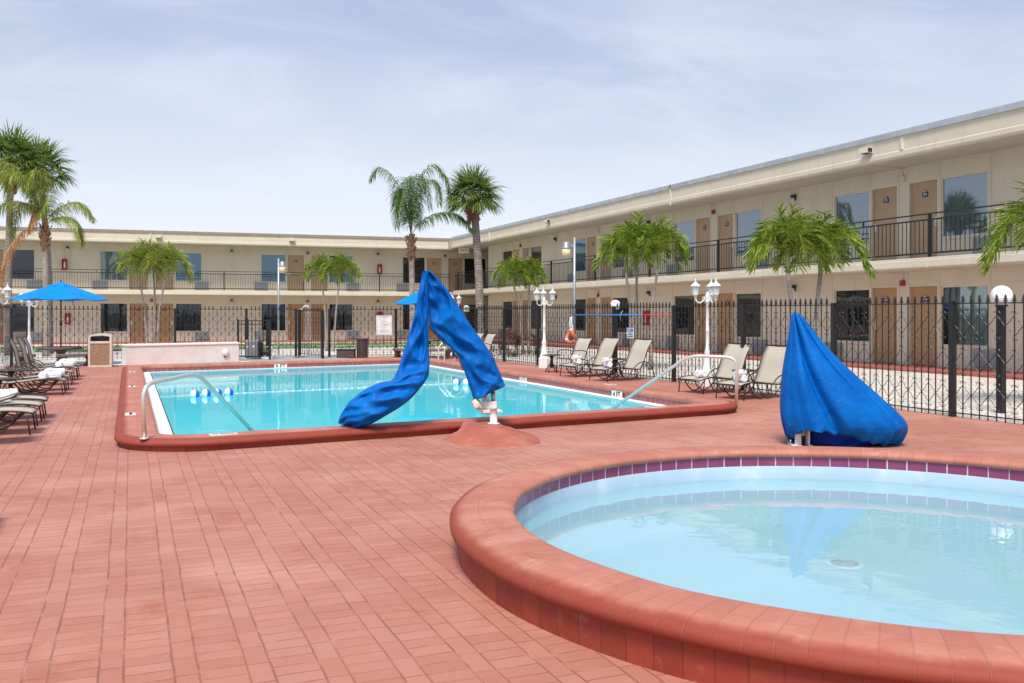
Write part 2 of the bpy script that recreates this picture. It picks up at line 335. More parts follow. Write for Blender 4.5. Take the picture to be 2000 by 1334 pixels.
# ------------------------------------------------------------------ mesh building
class MB:
    def __init__(s, org=(0, 0, 0)):
        s.v = []; s.f = []; s.sm = []; s.uv = []; s.mi = []; s.o = Vec(org); s.hasuv = False; s.cur = 0
    def add(s, vs, fs, smooth=False, uvs=None):
        k = len(s.v); s.v += [tuple(Vec(p)-s.o) for p in vs]
        for i, f in enumerate(fs):
            s.f.append(tuple(k+j for j in f)); s.sm.append(smooth); s.uv.append(uvs[i] if uvs else None); s.mi.append(s.cur)
        if uvs: s.hasuv = True
        return s
    def box(s, x0, x1, y0, y1, z0, z1):
        vs = [(x, y, z) for z in (z0, z1) for y in (y0, y1) for x in (x0, x1)]
        return s.add(vs, [(0, 2, 3, 1), (4, 5, 7, 6), (0, 1, 5, 4), (2, 6, 7, 3), (0, 4, 6, 2), (1, 3, 7, 5)])
    def obox(s, c, ax, ay, az):
        c = Vec(c); ax = Vec(ax); ay = Vec(ay); az = Vec(az)
        vs = [c+i*ax+j*ay+k*az for k in (-1, 1) for j in (-1, 1) for i in (-1, 1)]
        return s.add(vs, [(0, 2, 3, 1), (4, 5, 7, 6), (0, 1, 5, 4), (2, 6, 7, 3), (0, 4, 6, 2), (1, 3, 7, 5)])
    def beam(s, p, q, w, h=None, up=(0, 0, 1)):
        p = Vec(p); q = Vec(q); h = h or w; d = (q-p); L = d.length; d = d/L
        up = Vec(up)
        if abs(d.dot(up)) > .98: up = Vec((1, 0, 0))
        a = d.cross(up).normalized(); b_ = a.cross(d)
        return s.obox((p+q)/2, d*L/2, a*w/2, b_*h/2)
    def tube(s, pts, r, n=8, cap=True, smooth=True, close=False):
        pts = [Vec(p) for p in pts]; N = len(pts)
        rs = r if isinstance(r, (list, tuple)) else [r]*N
        vs = []; prev = None
        for i, p in enumerate(pts):
            if close: t = pts[(i+1) % N]-pts[i-1]
            else: t = pts[min(i+1, N-1)]-pts[max(i-1, 0)]
            t = t.normalized() if t.length > 1e-9 else Vec((0, 0, 1))
            if prev is None:
                a = t.cross(Vec((0, 0, 1)))
                if a.length < .05: a = t.cross(Vec((1, 0, 0)))
            else: a = prev-t*prev.dot(t)
            a.normalize(); prev = a; b_ = t.cross(a)
            for k in range(n):
                g = 2*pi*k/n; vs.append(p+(a*cos(g)+b_*sin(g))*rs[i])
        fs = []
        for i in range(N if close else N-1):
            j = (i+1) % N
            for k in range(n): fs.append((i*n+k, i*n+(k+1) % n, j*n+(k+1) % n, j*n+k))
        if cap and not close:
            fs.append(tuple(range(n-1, -1, -1))); fs.append(tuple((N-1)*n+k for k in range(n)))
        return s.add(vs, fs, smooth)
    def lathe(s, prof, c=(0, 0, 0), n=16, smooth=True, ax=None, sq=0.):
        c = Vec(c); vs = []
        for r, z in prof:
            for k in range(n):
                g = 2*pi*(k+.5)/n; p = Vec((r*cos(g), r*sin(g), z))
                if ax is not None: p = ax @ p
                vs.append(c+p)
        fs = []
        for i in range(len(prof)-1):
            for k in range(n): fs.append((i*n+k, i*n+(k+1) % n, (i+1)*n+(k+1) % n, (i+1)*n+k))
        fs.append(tuple(range(n-1, -1, -1))); fs.append(tuple((len(prof)-1)*n+k for k in range(n)))
        return s.add(vs, fs, smooth)
    def prism(s, poly, z0, z1):
        n = len(poly); vs = [(x, y, z0) for x, y in poly]+[(x, y, z1) for x, y in poly]
        fs = [tuple(range(n-1, -1, -1)), tuple(range(n, 2*n))]+[(i, (i+1) % n, n+(i+1) % n, n+i) for i in range(n)]
        return s.add(vs, fs)
    def build(s, name, m, parent=None, loc=None, fix=True, bevel=0., subd=0):
        me = bpy.data.meshes.new(name); me.from_pydata(s.v, [], s.f)
        if isinstance(m, (list, tuple)):
            for q in m: me.materials.append(q)
            me.polygons.foreach_set('material_index', s.mi)
        else: me.materials.append(m)
        me.polygons.foreach_set('use_smooth', s.sm)
        if s.hasuv:
            l = me.uv_layers.new(name='UVMap')
            k = 0
            for i, f in enumerate(s.f):
                for j in range(len(f)):
                    if s.uv[i]: l.data[k].uv = s.uv[i][j]
                    k += 1
        if fix:
            bm = bmesh.new(); bm.from_mesh(me); bmesh.ops.recalc_face_normals(bm, faces=bm.faces); bm.to_mesh(me); bm.free()
        me.update()
        o = bpy.data.objects.new(name, me); C.objects.link(o)
        if parent: o.parent = parent
        if loc is not None: o.location = loc
        if bevel:
            b = o.modifiers.new('bevel', 'BEVEL'); b.width = bevel; b.segments = 2; b.limit_method = 'ANGLE'
        if subd:
            b = o.modifiers.new('subd', 'SUBSURF'); b.levels = subd; b.render_levels = subd
        return o
def tag(o, label=None, cat=None, group=None, kind=None):
    if label: o['label'] = label
    if cat: o['category'] = cat
    if group: o['group'] = group
    if kind: o['kind'] = kind
    return o
def thing(name, label, cat, loc=(0, 0, 0), rz=0., group=None):
    o = bpy.data.objects.new(name, None); C.objects.link(o); o.location = loc; o.rotation_euler = (0, 0, rz)
    o.empty_display_size = .1
    return tag(o, label, cat, group)
KIDS = {}
def kids(o): return [c for c in bpy.data.objects if c.parent == o]
def copy_tree(o, loc, rz, label, parent=None):
    def cp(x, par):
        c = x.copy(); C.objects.link(c); c.parent = par
        for ch in kids(x): cp(ch, c)
        return c
    c = cp(o, None); c.location = loc; c.rotation_euler = (0, 0, rz); c['label'] = label
    return c
def text_into(parent, body, size, m, origin, xdir, name='lettering', up=(0, 0, 1), thick=.002, center=True, scx=1.):
    cu = bpy.data.curves.new(name, 'FONT'); cu.body = body; cu.size = size; cu.align_x = 'CENTER' if center else 'LEFT'; cu.align_y = 'CENTER'
    cu.extrude = thick; cu.resolution_u = 3; cu.offset = size*.012
    t = bpy.data.objects.new(name, cu); C.objects.link(t)
    dg = bpy.context.evaluated_depsgraph_get()
    me = bpy.data.meshes.new_from_object(t.evaluated_get(dg))
    bpy.data.objects.remove(t); bpy.data.curves.remove(cu)
    x = Vec(xdir).normalized(); y = Vec(up).normalized(); z = x.cross(y)
    R = Matrix((x*scx, y, z)).transposed().to_4x4(); R.translation = Vec(origin)
    me.transform(R); me.materials.clear(); me.materials.append(m)
    o = bpy.data.objects.new(name, me); C.objects.link(o); o.parent = parent
    return o
def words(mb, x0, x1, z, h, fr, seed):
    """illegible small print: word-like dashes; fr(x, z) -> point, (xdir, zdir, normal)"""
    r = random.Random(seed); x = x0
    while x < x1-.004:
        w = min(r.uniform(.012, .035), x1-x); c, ax, az, n = fr(x+w/2, z)
        mb.obox(c, ax*w/2, n*.0015, az*h/2); x += w+.006
# ------------------------------------------------------------------ sky, sun, camera
w = bpy.data.worlds.new('World'); S.world = w; w.use_nodes = True
nt = w.node_tree; nt.nodes.clear(); b = NB(nt)
SUN_EL = radians(58); SUN_AZ = radians(212)      # azimuth from +Y, clockwise: behind the camera, a little left
sky = b.n('ShaderNodeTexSky', sky_type='NISHITA'); sky.sun_disc = False
sky.sun_elevation = SUN_EL; sky.sun_rotation = SUN_AZ; sky.altitude = 10; sky.air_density = 1.; sky.dust_density = 2.; sky.ozone_density = 1.5
tc = b.n('ShaderNodeTexCoord').outputs['Generated']
dx, dy, dz = b.xyz(tc)
den = b.m('ADD', b.m('MAXIMUM', dz, 0.), .18)
plane = b.comb(b.m('DIVIDE', dx, den), b.m('DIVIDE', dy, den), 0.)
c1 = b.noise(b.mapping(plane, (.9, 1.5, 1)), 1.3, 6, .6, .6)
c2 = b.noise(b.mapping(plane, (.5, 1.1, 1)), .5, 3, .5, .3)
cl = b.m('ADD', b.m('MULTIPLY', b.ramp(c1, .38, .72), .55), b.m('MULTIPLY', b.ramp(c2, .35, .65), .45))
hz_ = b.m('SUBTRACT', 1., b.ramp(dz, .0, .34))
fac = b.m('MINIMUM', b.m('ADD', b.m('MULTIPLY', cl, .34), b.m('ADD', .62, b.m('MULTIPLY', hz_, .22))), 1.)
veil = b.mix(hz_, (2.75, 3.25, 4.4), (6.0, 6.2, 6.6))
veil = b.mix(b.m('MULTIPLY', cl, .75), veil, (4.8, 5.2, 6.1))
colr = b.mix(fac, sky.outputs[0], veil)
bg = b.n('ShaderNodeBackground'); bg.inputs[1].default_value = .1; b.link(colr, bg.inputs[0])
wo = b.n('ShaderNodeOutputWorld'); b.link(bg.outputs[0], wo.inputs[0])

sl = bpy.data.lights.new('sun', 'SUN'); sl.energy = 2.5; sl.angle = radians(18); sl.color = (1., .94, .86)
so = bpy.data.objects.new('sun', sl); C.objects.link(so)
sd = Vec((sin(SUN_AZ)*cos(SUN_EL), cos(SUN_AZ)*cos(SUN_EL), sin(SUN_EL)))
so.rotation_euler = sd.to_track_quat('Z', 'Y').to_euler(); so.location = (0, 0, 30)

cam = bpy.data.cameras.new('camera'); co = bpy.data.objects.new('camera', cam); C.objects.link(co); S.camera = co
cam.sensor_width = 36; cam.lens = 32.4; cam.shift_y = -.027; cam.clip_end = 3000; cam.clip_start = .05
co.location = (0, 0, EYE); co.rotation_euler = (pi/2, 0, -TH)
S.view_settings.view_transform = 'Standard'; S.view_settings.look = 'None'; S.view_settings.gamma = 1
S.view_settings.exposure = .75
S.render.engine = 'CYCLES'
S.cycles.max_bounces = 8; S.cycles.transparent_max_bounces = 12

# ------------------------------------------------------------------ loops and sweeps
def rounded(corners):
    """corners: (x, y, radius) counter-clockwise -> [(point, outward normal)]"""
    out = []; n = len(corners)
    for i, (x, y, r) in enumerate(corners):
        p = Vec((x, y)); a = (Vec(corners[i-1][:2])-p).normalized(); c = (Vec(corners[(i+1) % n][:2])-p).normalized()
        ang = a.angle(c); t = r/tan(ang/2); bis = (a+c).normalized(); cen = p+bis*(r/sin(ang/2))
        s0 = (p+a*t)-cen; s1 = (p+c*t)-cen
        g0 = atan2(s0.y, s0.x); g1 = atan2(s1.y, s1.x)
        while g1 < g0: g1 += 2*pi
        for k in range(11):
            g = g0+(g1-g0)*k/10; nrm = Vec((cos(g), sin(g))); out.append((cen+nrm*r, nrm))
    # fill the straights
    full = []
    for i, (p, nr) in enumerate(out):
        full.append((p, nr)); q, nq = out[(i+1) % len(out)]
        L = (q-p).length
        if L > .6:
            k = int(L/.5)
            for j in range(1, k): full.append((p.lerp(q, j/k), nr.lerp(nq, j/k).normalized()))
    return full
def circle(cx, cy, r, n=128):
    return [(Vec((cx+r*cos(2*pi*k/n), cy+r*sin(2*pi*k/n))), Vec((cos(2*pi*k/n), sin(2*pi*k/n)))) for k in range(n)]
def sweep(loop, prof, smooth=True, wob=0., seed=0, i0=0, i1=None):
    n = len(loop); m = len(prof); vs = []; arc = [0.]
    for i in range(n): arc.append(arc[-1]+(loop[(i+1) % n][0]-loop[i][0]).length)
    pl = [0.]
    for i in range(1, m): pl.append(pl[-1]+hypot(prof[i][0]-prof[i-1][0], prof[i][1]-prof[i-1][1]))
    for i, (p, nr) in enumerate(loop):
        for j, (o_, z) in enumerate(prof):
            q = p+nr*o_; dz_ = 0; do = 0
            if wob:
                do = wob*(noise.noise(Vec((q.x*1.9, q.y*1.9, seed+j*.3)))); dz_ = wob*.6*noise.noise(Vec((q.x*1.5, q.y*1.5, 5+seed)))
            q = q+nr*do; vs.append((q.x, q.y, z+dz_))
    fs = []; uv = []
    for i in range(n):
        i2 = (i+1) % n
        for j in range(m-1):
            fs.append((i*m+j, i2*m+j, i2*m+j+1, i*m+j+1))
            uv.append([(arc[i], pl[j]), (arc[i+1], pl[j]), (arc[i+1], pl[j+1]), (arc[i], pl[j+1])])
    return MB().add(vs, fs, smooth, uv)
def offs(loop, o): return [p+n*o for p, n in loop]
def fill(name, loops, z, m, parent=None, zf=None):
    """flat face bounded by the first loop with the others cut out"""
    bm = bmesh.new(); es = []
    for lp in loops:
        vs = [bm.verts.new((p.x, p.y, zf(p.x, p.y) if zf else z)) for p in lp]
        es += [bm.edges.new((vs[i], vs[(i+1) % len(vs)])) for i in range(len(vs))]
    bmesh.ops.triangle_fill(bm, edges=es, use_beauty=True, use_dissolve=False)
    bmesh.ops.recalc_face_normals(bm, faces=bm.faces)
    if bm.faces and sum(f.normal.z for f in bm.faces) < 0: bmesh.ops.reverse_faces(bm, faces=bm.faces)
    me = bpy.data.meshes.new(name); bm.to_mesh(me); bm.free(); me.materials.append(m)
    o = bpy.data.objects.new(name, me); C.objects.link(o); o.parent = parent; return o

POOL = rounded([(.27, 10.22, .42), (7.76, 11.12, .34), (7.70, 25.75, .22), (.24, 24.35, .22)])
WC = (4.22, 4.27); WR = 2.27
WADE = circle(WC[0], WC[1], WR)

# fence line corner points: right side, far side, left side
FR = [(10.6, 4.7), (10.5, 7.0), (10.35, 9.31), (10.35, 11.6), (10.35, 13.95), (10.35, 16.28), (10.3, 18.75), (10.2, 22.8), (10.1, 25.0), (10.0, 27.1), (9.9, 29.3)]
FL = (-2.9, 31.6)
deck_outline = [Vec(p) for p in [(-3.0, -4), (10.55, -4)]+[(a+.06, b_) for a, b_ in FR]+[(9.2, 29.6), (6.3, 29.35), (6.3, 28.0), (3.3, 28.0), (-.3, 27.3), (-.6, 27.6), (-3.0, 28.2)]]
tag(fill('deck', [deck_outline, offs(POOL, .34), offs(WADE, .28)], 0, M['deck']), kind='structure')
pad = [Vec(p) for p in [(3.3, 28.0), (6.3, 28.0), (6.3, 29.35), (6.4, 31.2), (3.0, 31.2), (3.0, 28.5)]]
tag(fill('path', [pad], .002, M['concrete']), kind='structure')
def gz(x, y): return -.012-.17*max(0, min(1, (y-31)/14))
def strip(name, x0, x1, y0, y1, m, nx=6, ny=40, dz=0.):
    vs = []; fs = []
    for j in range(ny+1):
        for i in range(nx+1):
            x = x0+(x1-x0)*i/nx; y = y0+(y1-y0)*j/ny
            vs.append((x, y, gz(x, y)+dz+.012*noise.noise(Vec((x*.9, y*.9, 0)))))
    for j in range(ny):
        for i in range(nx): fs.append((j*(nx+1)+i, j*(nx+1)+i+1, (j+1)*(nx+1)+i+1, (j+1)*(nx+1)+i))
    o = MB().add(vs, fs, True).build(name, m, fix=False); return tag(o, kind='structure')
# white gravel beds round the terrace
def gravel_poly(pts, name='gravel'):
    bm = bmesh.new(); vs = [bm.verts.new((x, y, gz(x, y))) for x, y in pts]; bm.faces.new(vs)
    bmesh.ops.triangulate(bm, faces=bm.faces[:]); 
    me = bpy.data.meshes.new(name); bm.to_mesh(me); bm.free(); me.materials.append(M['gravel'])
    o = bpy.data.objects.new(name, me); C.objects.link(o); tag(o, kind='structure')
for i in range(len(FR)-1):
    pass
gravel_poly([(10.55, -4), (17.62, -4), (17.62, 29.3), (9.96, 29.3)]+[(a+.06, b_) for a, b_ in reversed(FR[:-1])])
strip('gravel', 9.96, 17.62, 29.3, 51.7, M['gravel'])
strip('gravel', 6.4, 9.96, 29.36, 53, M['gravel'], 4)
strip('gravel', 3.0, 6.4, 31.2, 53, M['gravel'], 4)
strip('gravel', -.3, 3.0, 28.3, 53.4, M['gravel'], 4)
strip('gravel', -16, -.3, 27.9, 54.2, M['gravel'], 8)
strip('gravel', -16, -3.0, -4, 27.9, M['gravel'], 8)
def lawn(x0, x1, y0, y1):
    return strip('lawn', x0, x1, y0, y1, M['lawn'], 12, 12, .02)
lawn(-13, 16.2, 41.5, 44.6); lawn(-13, 16.0, 46.2, 49.5); 
gb = MB(); r = random.Random(3)
for k in range(4200):
    x = r.uniform(-13, 16.1); y = r.choice((r.uniform(41.4, 44.7), r.uniform(46.1, 49.5)))
    z = gz(x, y); h = r.uniform(.04, .10); a = r.uniform(0, pi); dx_ = cos(a)*.03; dy_ = sin(a)*.03
    gb.add([(x-dx_, y-dy_, z), (x+dx_, y+dy_, z), (x+r.uniform(-.03, .03), y+r.uniform(-.03, .03), z+h)], [(0, 1, 2)])
tag(gb.build('grass_tufts', M['grass'], fix=False), 'short lawn grass in front of the long motel wing', 'grass', kind='stuff')
# ground out to the horizon, round the courtyard
gd = MB()
for x0, x1, y0, y1 in ((-900, -16, -900, 900), (40, 900, -900, 900), (-16, 40, -900, -4), (-16, 40, 70, 900), (-16, -15.9, -4, 70)):
    gd.add([(x0, y0, -.25), (x1, y0, -.25), (x1, y1, -.25), (x0, y1, -.25)], [(0, 1, 2, 3)])
gd.add([(17.6, -4, -.26), (40, -4, -.26), (40, 70, -.26), (-16, 70, -.26), (-16, 53, -.26), (17.6, 51, -.26)], [(0, 1, 2, 3, 4, 5)])
tag(gd.build('ground', M['ground'], fix=False), kind='structure')

# ------------------------------------------------------------------ the big pool
pool = thing('swimming_pool', 'long rectangular swimming pool of turquoise water with red painted brick coping', 'swimming pool', (0, 0, 0))
cop = [(0, .05), (-.012, .075), (-.008, .105), (.012, .125), (.045, .132), (.16, .133), (.28, .132), (.36, .128), (.40, .118), (.425, .095), (.43, .07), (.415, .052), (.385, .048)]
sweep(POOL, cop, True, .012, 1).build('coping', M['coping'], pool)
sweep(POOL, [(.375, .05), (.375, -.02)], False, .006, 2).build('coping_base', M['copingdark'], pool)
sweep(POOL, [(.008, .055), (.008, -.035)], False).build('tile_band', M['tilemaroon'], pool)
sweep(POOL, [(.01, -.031), (-.20, -.034)], False).build('ledge', M['dry'], pool)
sweep(POOL, [(-.198, -.032), (-.215, -.036)], False).build('gutter_line', M['hem'], pool)
dz2 = lambda x, y: -1.0-1.5*max(0, min(1, (y-14)/8))
deep = offs(POOL, -.212)
vs = []; n = len(deep)
for p in deep: vs.append((p.x, p.y, -.034))
for p in deep: vs.append((p.x, p.y, dz2(p.x, p.y)))
bs = MB().add(vs, [(i, (i+1) % n, n+(i+1) % n, n+i) for i in range(n)])
# floor grid slightly larger than the walls
gv = []; gf = []; NX, NY = 8, 16
for j in range(NY+1):
    for i in range(NX+1):
        x = .2+7.6*i/NX; y = 10.6+15.3*j/NY; gv.append((x, y, dz2(x, y)))
for j in range(NY):
    for i in range(NX): gf.append((j*(NX+1)+i, j*(NX+1)+i+1, (j+1)*(NX+1)+i+1, (j+1)*(NX+1)+i))
bs.add(gv, gf, True); bs.build('basin', M['plasterblue'], pool, fix=False)
# lane stripes painted on the floor
tag(fill('water', [offs(POOL, -.208)], -.046, M['water']), kind='structure')

def marker(parent, body, p, xdir, up, nrm, w, h, size, m=M['tilewhite']):
    t = MB(); xd = Vec(xdir); u_ = Vec(up); n_ = Vec(nrm)
    t.obox(p, xd*w/2, n_*.004, u_*h/2); o = t.build('depth_marker', m, parent)
    if body: text_into(o, body, size, M['ink'], Vec(p)+n_*.006, xd, up=up, thick=.001)
    return o
# depth tiles on the inner faces (9 FT far side, 5 FT and 4 FT right side) and on top of the coping
pf = P(537, 712, .0); yf = 24.35+(pf.x-.24)*.1877
d1 = Vec((7.46, 1.4, 0)).normalized()
marker(pool, '9 FT', Vec((pf.x, yf-.004, .004)), d1, (0, 0, 1), (0, -1, 0), .34, .13, .15)
for px, tx in ((1021, '5 FT'), (1204, '4 FT')):
    tt = (px-1000)/F; Y = 7.72/(tt*ct+st); yy = Y*(ct-tt*st)
    marker(pool, tx, Vec((7.728, yy, .008)), (0, -1, 0), (0, 0, 1), (-1, 0, 0), .36, .13, .14)
for x, y, a in ((.03, 21.8, 0), (.02, 17.4, 0), (.0, 12.6, 0), (.9, 10.12, 1), (7.96, 14.6, 0), (6.6, 10.84, 1)):
    xd = Vec((1, .12, 0)) if a else Vec((0, -1, 0)); ud = Vec((-.12, 1, 0)) if a else Vec((1, 0, 0))
    marker(pool, 'NO DIVING', Vec((x, y, .1345)), xd.normalized(), ud.normalized(), (0, 0, 1), .28, .13, .045)
# concrete footing skirt that the lift is bolted to, cast over the broken coping
lc = P(965, 828, .13)
mv = []; mf = []; NR = 9; NA = 40
for i in range(NR):
    t_ = i/(NR-1)
    for k in range(NA):
        g = 2*pi*k/NA; dx_, dy_ = cos(g), sin(g)
        rr = .17+(.74 if dy_ < 0 else .5)*t_*(1+.10*noise.noise(Vec((dx_*2, dy_*2, 3))))
        rr *= 1+.10*abs(dx_*dy_)*2
        base = .135*(1-t_**1.5)**1.1 if dy_ < .15 else .135-.002*t_
        if dy_ >= .15: rr = min(rr, .17+.22*t_)
        z = base+.012*noise.noise(Vec((dx_*rr*6, dy_*rr*6, 1)))+.004
        mv.append((lc.x-.14+dx_*rr*.60, lc.y-.02+dy_*rr, z if t_ < 1 else (-.01 if dy_ < .15 else .1)))
    if i: mf += [((i-1)*NA+k, (i-1)*NA+(k+1) % NA, i*NA+(k+1) % NA, i*NA+k) for k in range(NA)]
mf.append(tuple(range(NA)))
MB().add(mv, mf, True).build('lift_footing', M['caststone'], pool)
# handrails and ladder
def rail(name, label, pts, r, group=None, extra=None):
    t = thing(name, label, 'handrail', pts[0], 0, group)
    return t
def smooth_path(ctrl, n=8):
    ctrl = [Vec(p) for p in ctrl]; out = []
    for i in range(len(ctrl)-1):
        p0 = ctrl[max(i-1, 0)]; p1 = ctrl[i]; p2 = ctrl[i+1]; p3 = ctrl[min(i+2, len(ctrl)-1)]
        for k in range(n):
            t_ = k/n
            out.append(.5*((2*p1)+(-p0+p2)*t_+(2*p0-5*p1+4*p2-p3)*t_*t_+(-p0+3*p1-3*p2+p3)*t_**3))
    out.append(ctrl[-1]); return out
def bend(pts, rad=.1, seg=6):
    pts = [Vec(p) for p in pts]; out = [pts[0]]
    for i in range(1, len(pts)-1):
        a = (pts[i-1]-pts[i]); c = (pts[i+1]-pts[i]); r_ = min(rad, a.length*.45, c.length*.45)
        A = pts[i]+a.normalized()*r_; Cc = pts[i]+c.normalized()*r_
        for k in range(seg+1):
            t_ = k/seg; out.append(A*(1-t_)**2+pts[i]*2*t_*(1-t_)+Cc*t_**2)
    out.append(pts[-1]); return out
def handrail(label, base, end, s_top0, z_top0, s_top1, z_top1):
    base = Vec(base); end = Vec(end); t = thing('pool_handrail', label, 'handrail', (base.x, base.y, base.z), 0, 'stainless handrails into the pool')
    q = lambda s_, z: Vec((base.x+(end.x-base.x)*s_, base.y+(end.y-base.y)*s_, z))
    low = end+(end-q(s_top1, z_top1))*.35
    pts = bend([base, q(-.01, z_top0-.02), q(s_top1, z_top1), low], .16, 8)
    MB(base).tube(pts, .024, 14).build('rail', M['steel'], t)
    MB(base).lathe([(.02, -.01), (.05, 0), (.048, .008), (.026, .014)], base, 18).build('floor_flange', M['steel'], t)
handrail('stainless handrail at the near left corner of the pool', (.13, 10.1, .13), (1.39, 11.66, -.05), .05, .70, .44, .74)
handrail('stainless handrail at the near right corner of the pool', (8.05, 11.02, .0), (6.74, 12.35, -.05), .03, .79, .36, .79)
lt = thing('pool_ladder', 'stainless pool ladder at the far right corner behind the blue lift cover', 'ladder', (7.85, 23.7, .13))
for dy_ in (-.26, .26):
    MB().tube(bend([(-.10, dy_, -.9), (-.10, dy_, .38), (.22, dy_, .66), (.58, dy_, .55), (.66, dy_, .0)], .14, 6), .022, 10).build('side_rail', M['steel'], lt)
for k in range(3):
    MB().box(-.16, -.06, -.26, .26, -.35-.27*k, -.33-.27*k).build('tread', M['signwhite'], lt)

# ------------------------------------------------------------------ wading pool
wp = thing('wading_pool', 'round raised wading pool with red brick rim and pale blue water', 'wading pool', (0, 0, 0))
wcop = [(0, .185), (-.018, .2), (-.02, .22), (-.004, .238), (.03, .246), (.12, .248), (.24, .246), (.31, .238), (.35, .222), (.37, .198), (.368, .17), (.35, .150), (.315, .145)]
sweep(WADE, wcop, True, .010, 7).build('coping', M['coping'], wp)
sweep(WADE, [(.322, .148), (.32, -.02)], False, .006, 9).build('coping_base', M['soldier'], wp)
sweep(WADE, [(.008, .19), (.008, .105)], False).build('tile_band', M['tilepurple'], wp)
sweep(WADE, [(.008, .106), (.0, .098), (.0, -.02)], True).build('upper_wall', M['wadewall'], wp)
sweep(WADE, [(.0, -.02), (.0, -.20), (-.10, -.29), (-.25, -.33)], True, .006).build('basin_wall', M['wadeplaster'], wp)
fill('basin_floor', [offs(WADE, -.24)], -.33, M['wadeplaster'], wp, zf=lambda x, y: -.33)
tag(fill('water', [offs(WADE, .002)], .004, M['wadewater']), kind='structure')
dp = P(1650, 1103, -.33)
dr = thing('pool_drain', 'round grated drain cover on the wading pool floor', 'drain', (dp.x, dp.y, -.33))
MB().lathe([(.13, 0), (.13, .008), (.115, .014), (.10, .010)], (0, 0, 0), 28).build('rim', M['tilewhite'], dr)
g_ = MB()
for k in range(20):
    a = 2*pi*k/20; g_.beam((.03*cos(a), .03*sin(a), .014), (.095*cos(a), .095*sin(a), .014), .008, .006)
g_.lathe([(.03, .01), (.03, .02)], (0, 0, 0), 12); g_.build('grate', M['greyplastic'], dr)
# buoy line across the pool
bl = thing('lane_rope', 'white rope line with white and blue floats across the pool', 'lane rope', (0, 0, -.045))
pa = P(330, 776, -.04); pb_ = P(905, 744, -.04); pc = P(1180, 757, -.04)
pa = Vec((.47, pa.y+.1, -.04)); pb2 = Vec((7.5, 0, -.04)); 
q1 = P(372, 772, -.04); q2 = P(915, 748, -.04); dr_ = (q2-q1).normalized()
A0 = q1-dr_*((q1.x-.47)/dr_.x); A1 = q1+dr_*((7.5-q1.x)/dr_.x)
MB((0, 0, -.045)).tube([A0+(A1-A0)*k/12+Vec((0, .03*sin(k*1.3), .004*cos(k*2))) for k in range(13)], .005, 6).build('rope', M['rope'], bl)
def floatat(q):
    X = Matrix((dr_, Vec((0, 0, 1)).cross(dr_), Vec((0, 0, 1)))).transposed()
    R = X @ Matrix.Rotation(pi/2, 3, 'Y')
    MB((0, 0, -.045)).lathe([(.01, -.08), (.055, -.062), (.078, -.02), (.08, .0)], q+Vec((0, 0, .02)), 18, ax=R).build('float', M['floatwhite'], bl)
    MB((0, 0, -.045)).lathe([(.08, .001), (.076, .02), (.045, .066), (.01, .08)], q+Vec((0, 0, .02)), 18, ax=R).build('float', M['floatblue'], bl)
for k in range(4): floatat(P(381+22*k, 772-1.2*k, -.02))
for k in range(2): floatat(P(892+19*k, 749, -.02))
sb = MB((0, 0, -.045))
for k in range(34):
    q = A0+(A1-A0)*(.17+.62*k/34); sb.lathe([(.004, -.02), (.014, 0), (.004, .02)], q, 6, ax=Matrix.Rotation(pi/2, 3, 'Y'))
sb.build('small_floats', M['floatwhite'], bl)
# ------------------------------------------------------------------ motel wings
class Frame:
    """facade frame: a runs along the wall, d outwards to the courtyard, z up"""
    def __init__(s, O, D, out): s.O = Vec((O[0], O[1], 0)); s.D = Vec((D[0], D[1], 0)).normalized(); s.N = Vec((out[0], out[1], 0)).normalized()
    def p(s, a, d, z): v = s.O+s.D*a+s.N*d; v.z = z; return v
    def box(s, mb, a0, a1, d0, d1, z0, z1):
        mb.obox(s.p((a0+a1)/2, (d0+d1)/2, (z0+z1)/2), s.D*(a1-a0)/2, s.N*(d1-d0)/2, Vec((0, 0, (z1-z0)/2)))
rd = random.Random(5)
def wall_strip(fr, mb, a0, a1, z0, z1, ops, th=.2):
    ops = sorted(ops); x = a0
    for (o0, o1, p0, p1) in ops:
        if o0 > x+1e-4: fr.box(mb, x, o0, -th, 0, z0, z1)
        if p1 < z1: fr.box(mb, o0, o1, -th, 0, p1, z1)
        if p0 > z0+1e-4: fr.box(mb, o0, o1, -th, 0, z0, p0)
        x = o1
    if x < a1: fr.box(mb, x, a1, -th, 0, z0, z1)
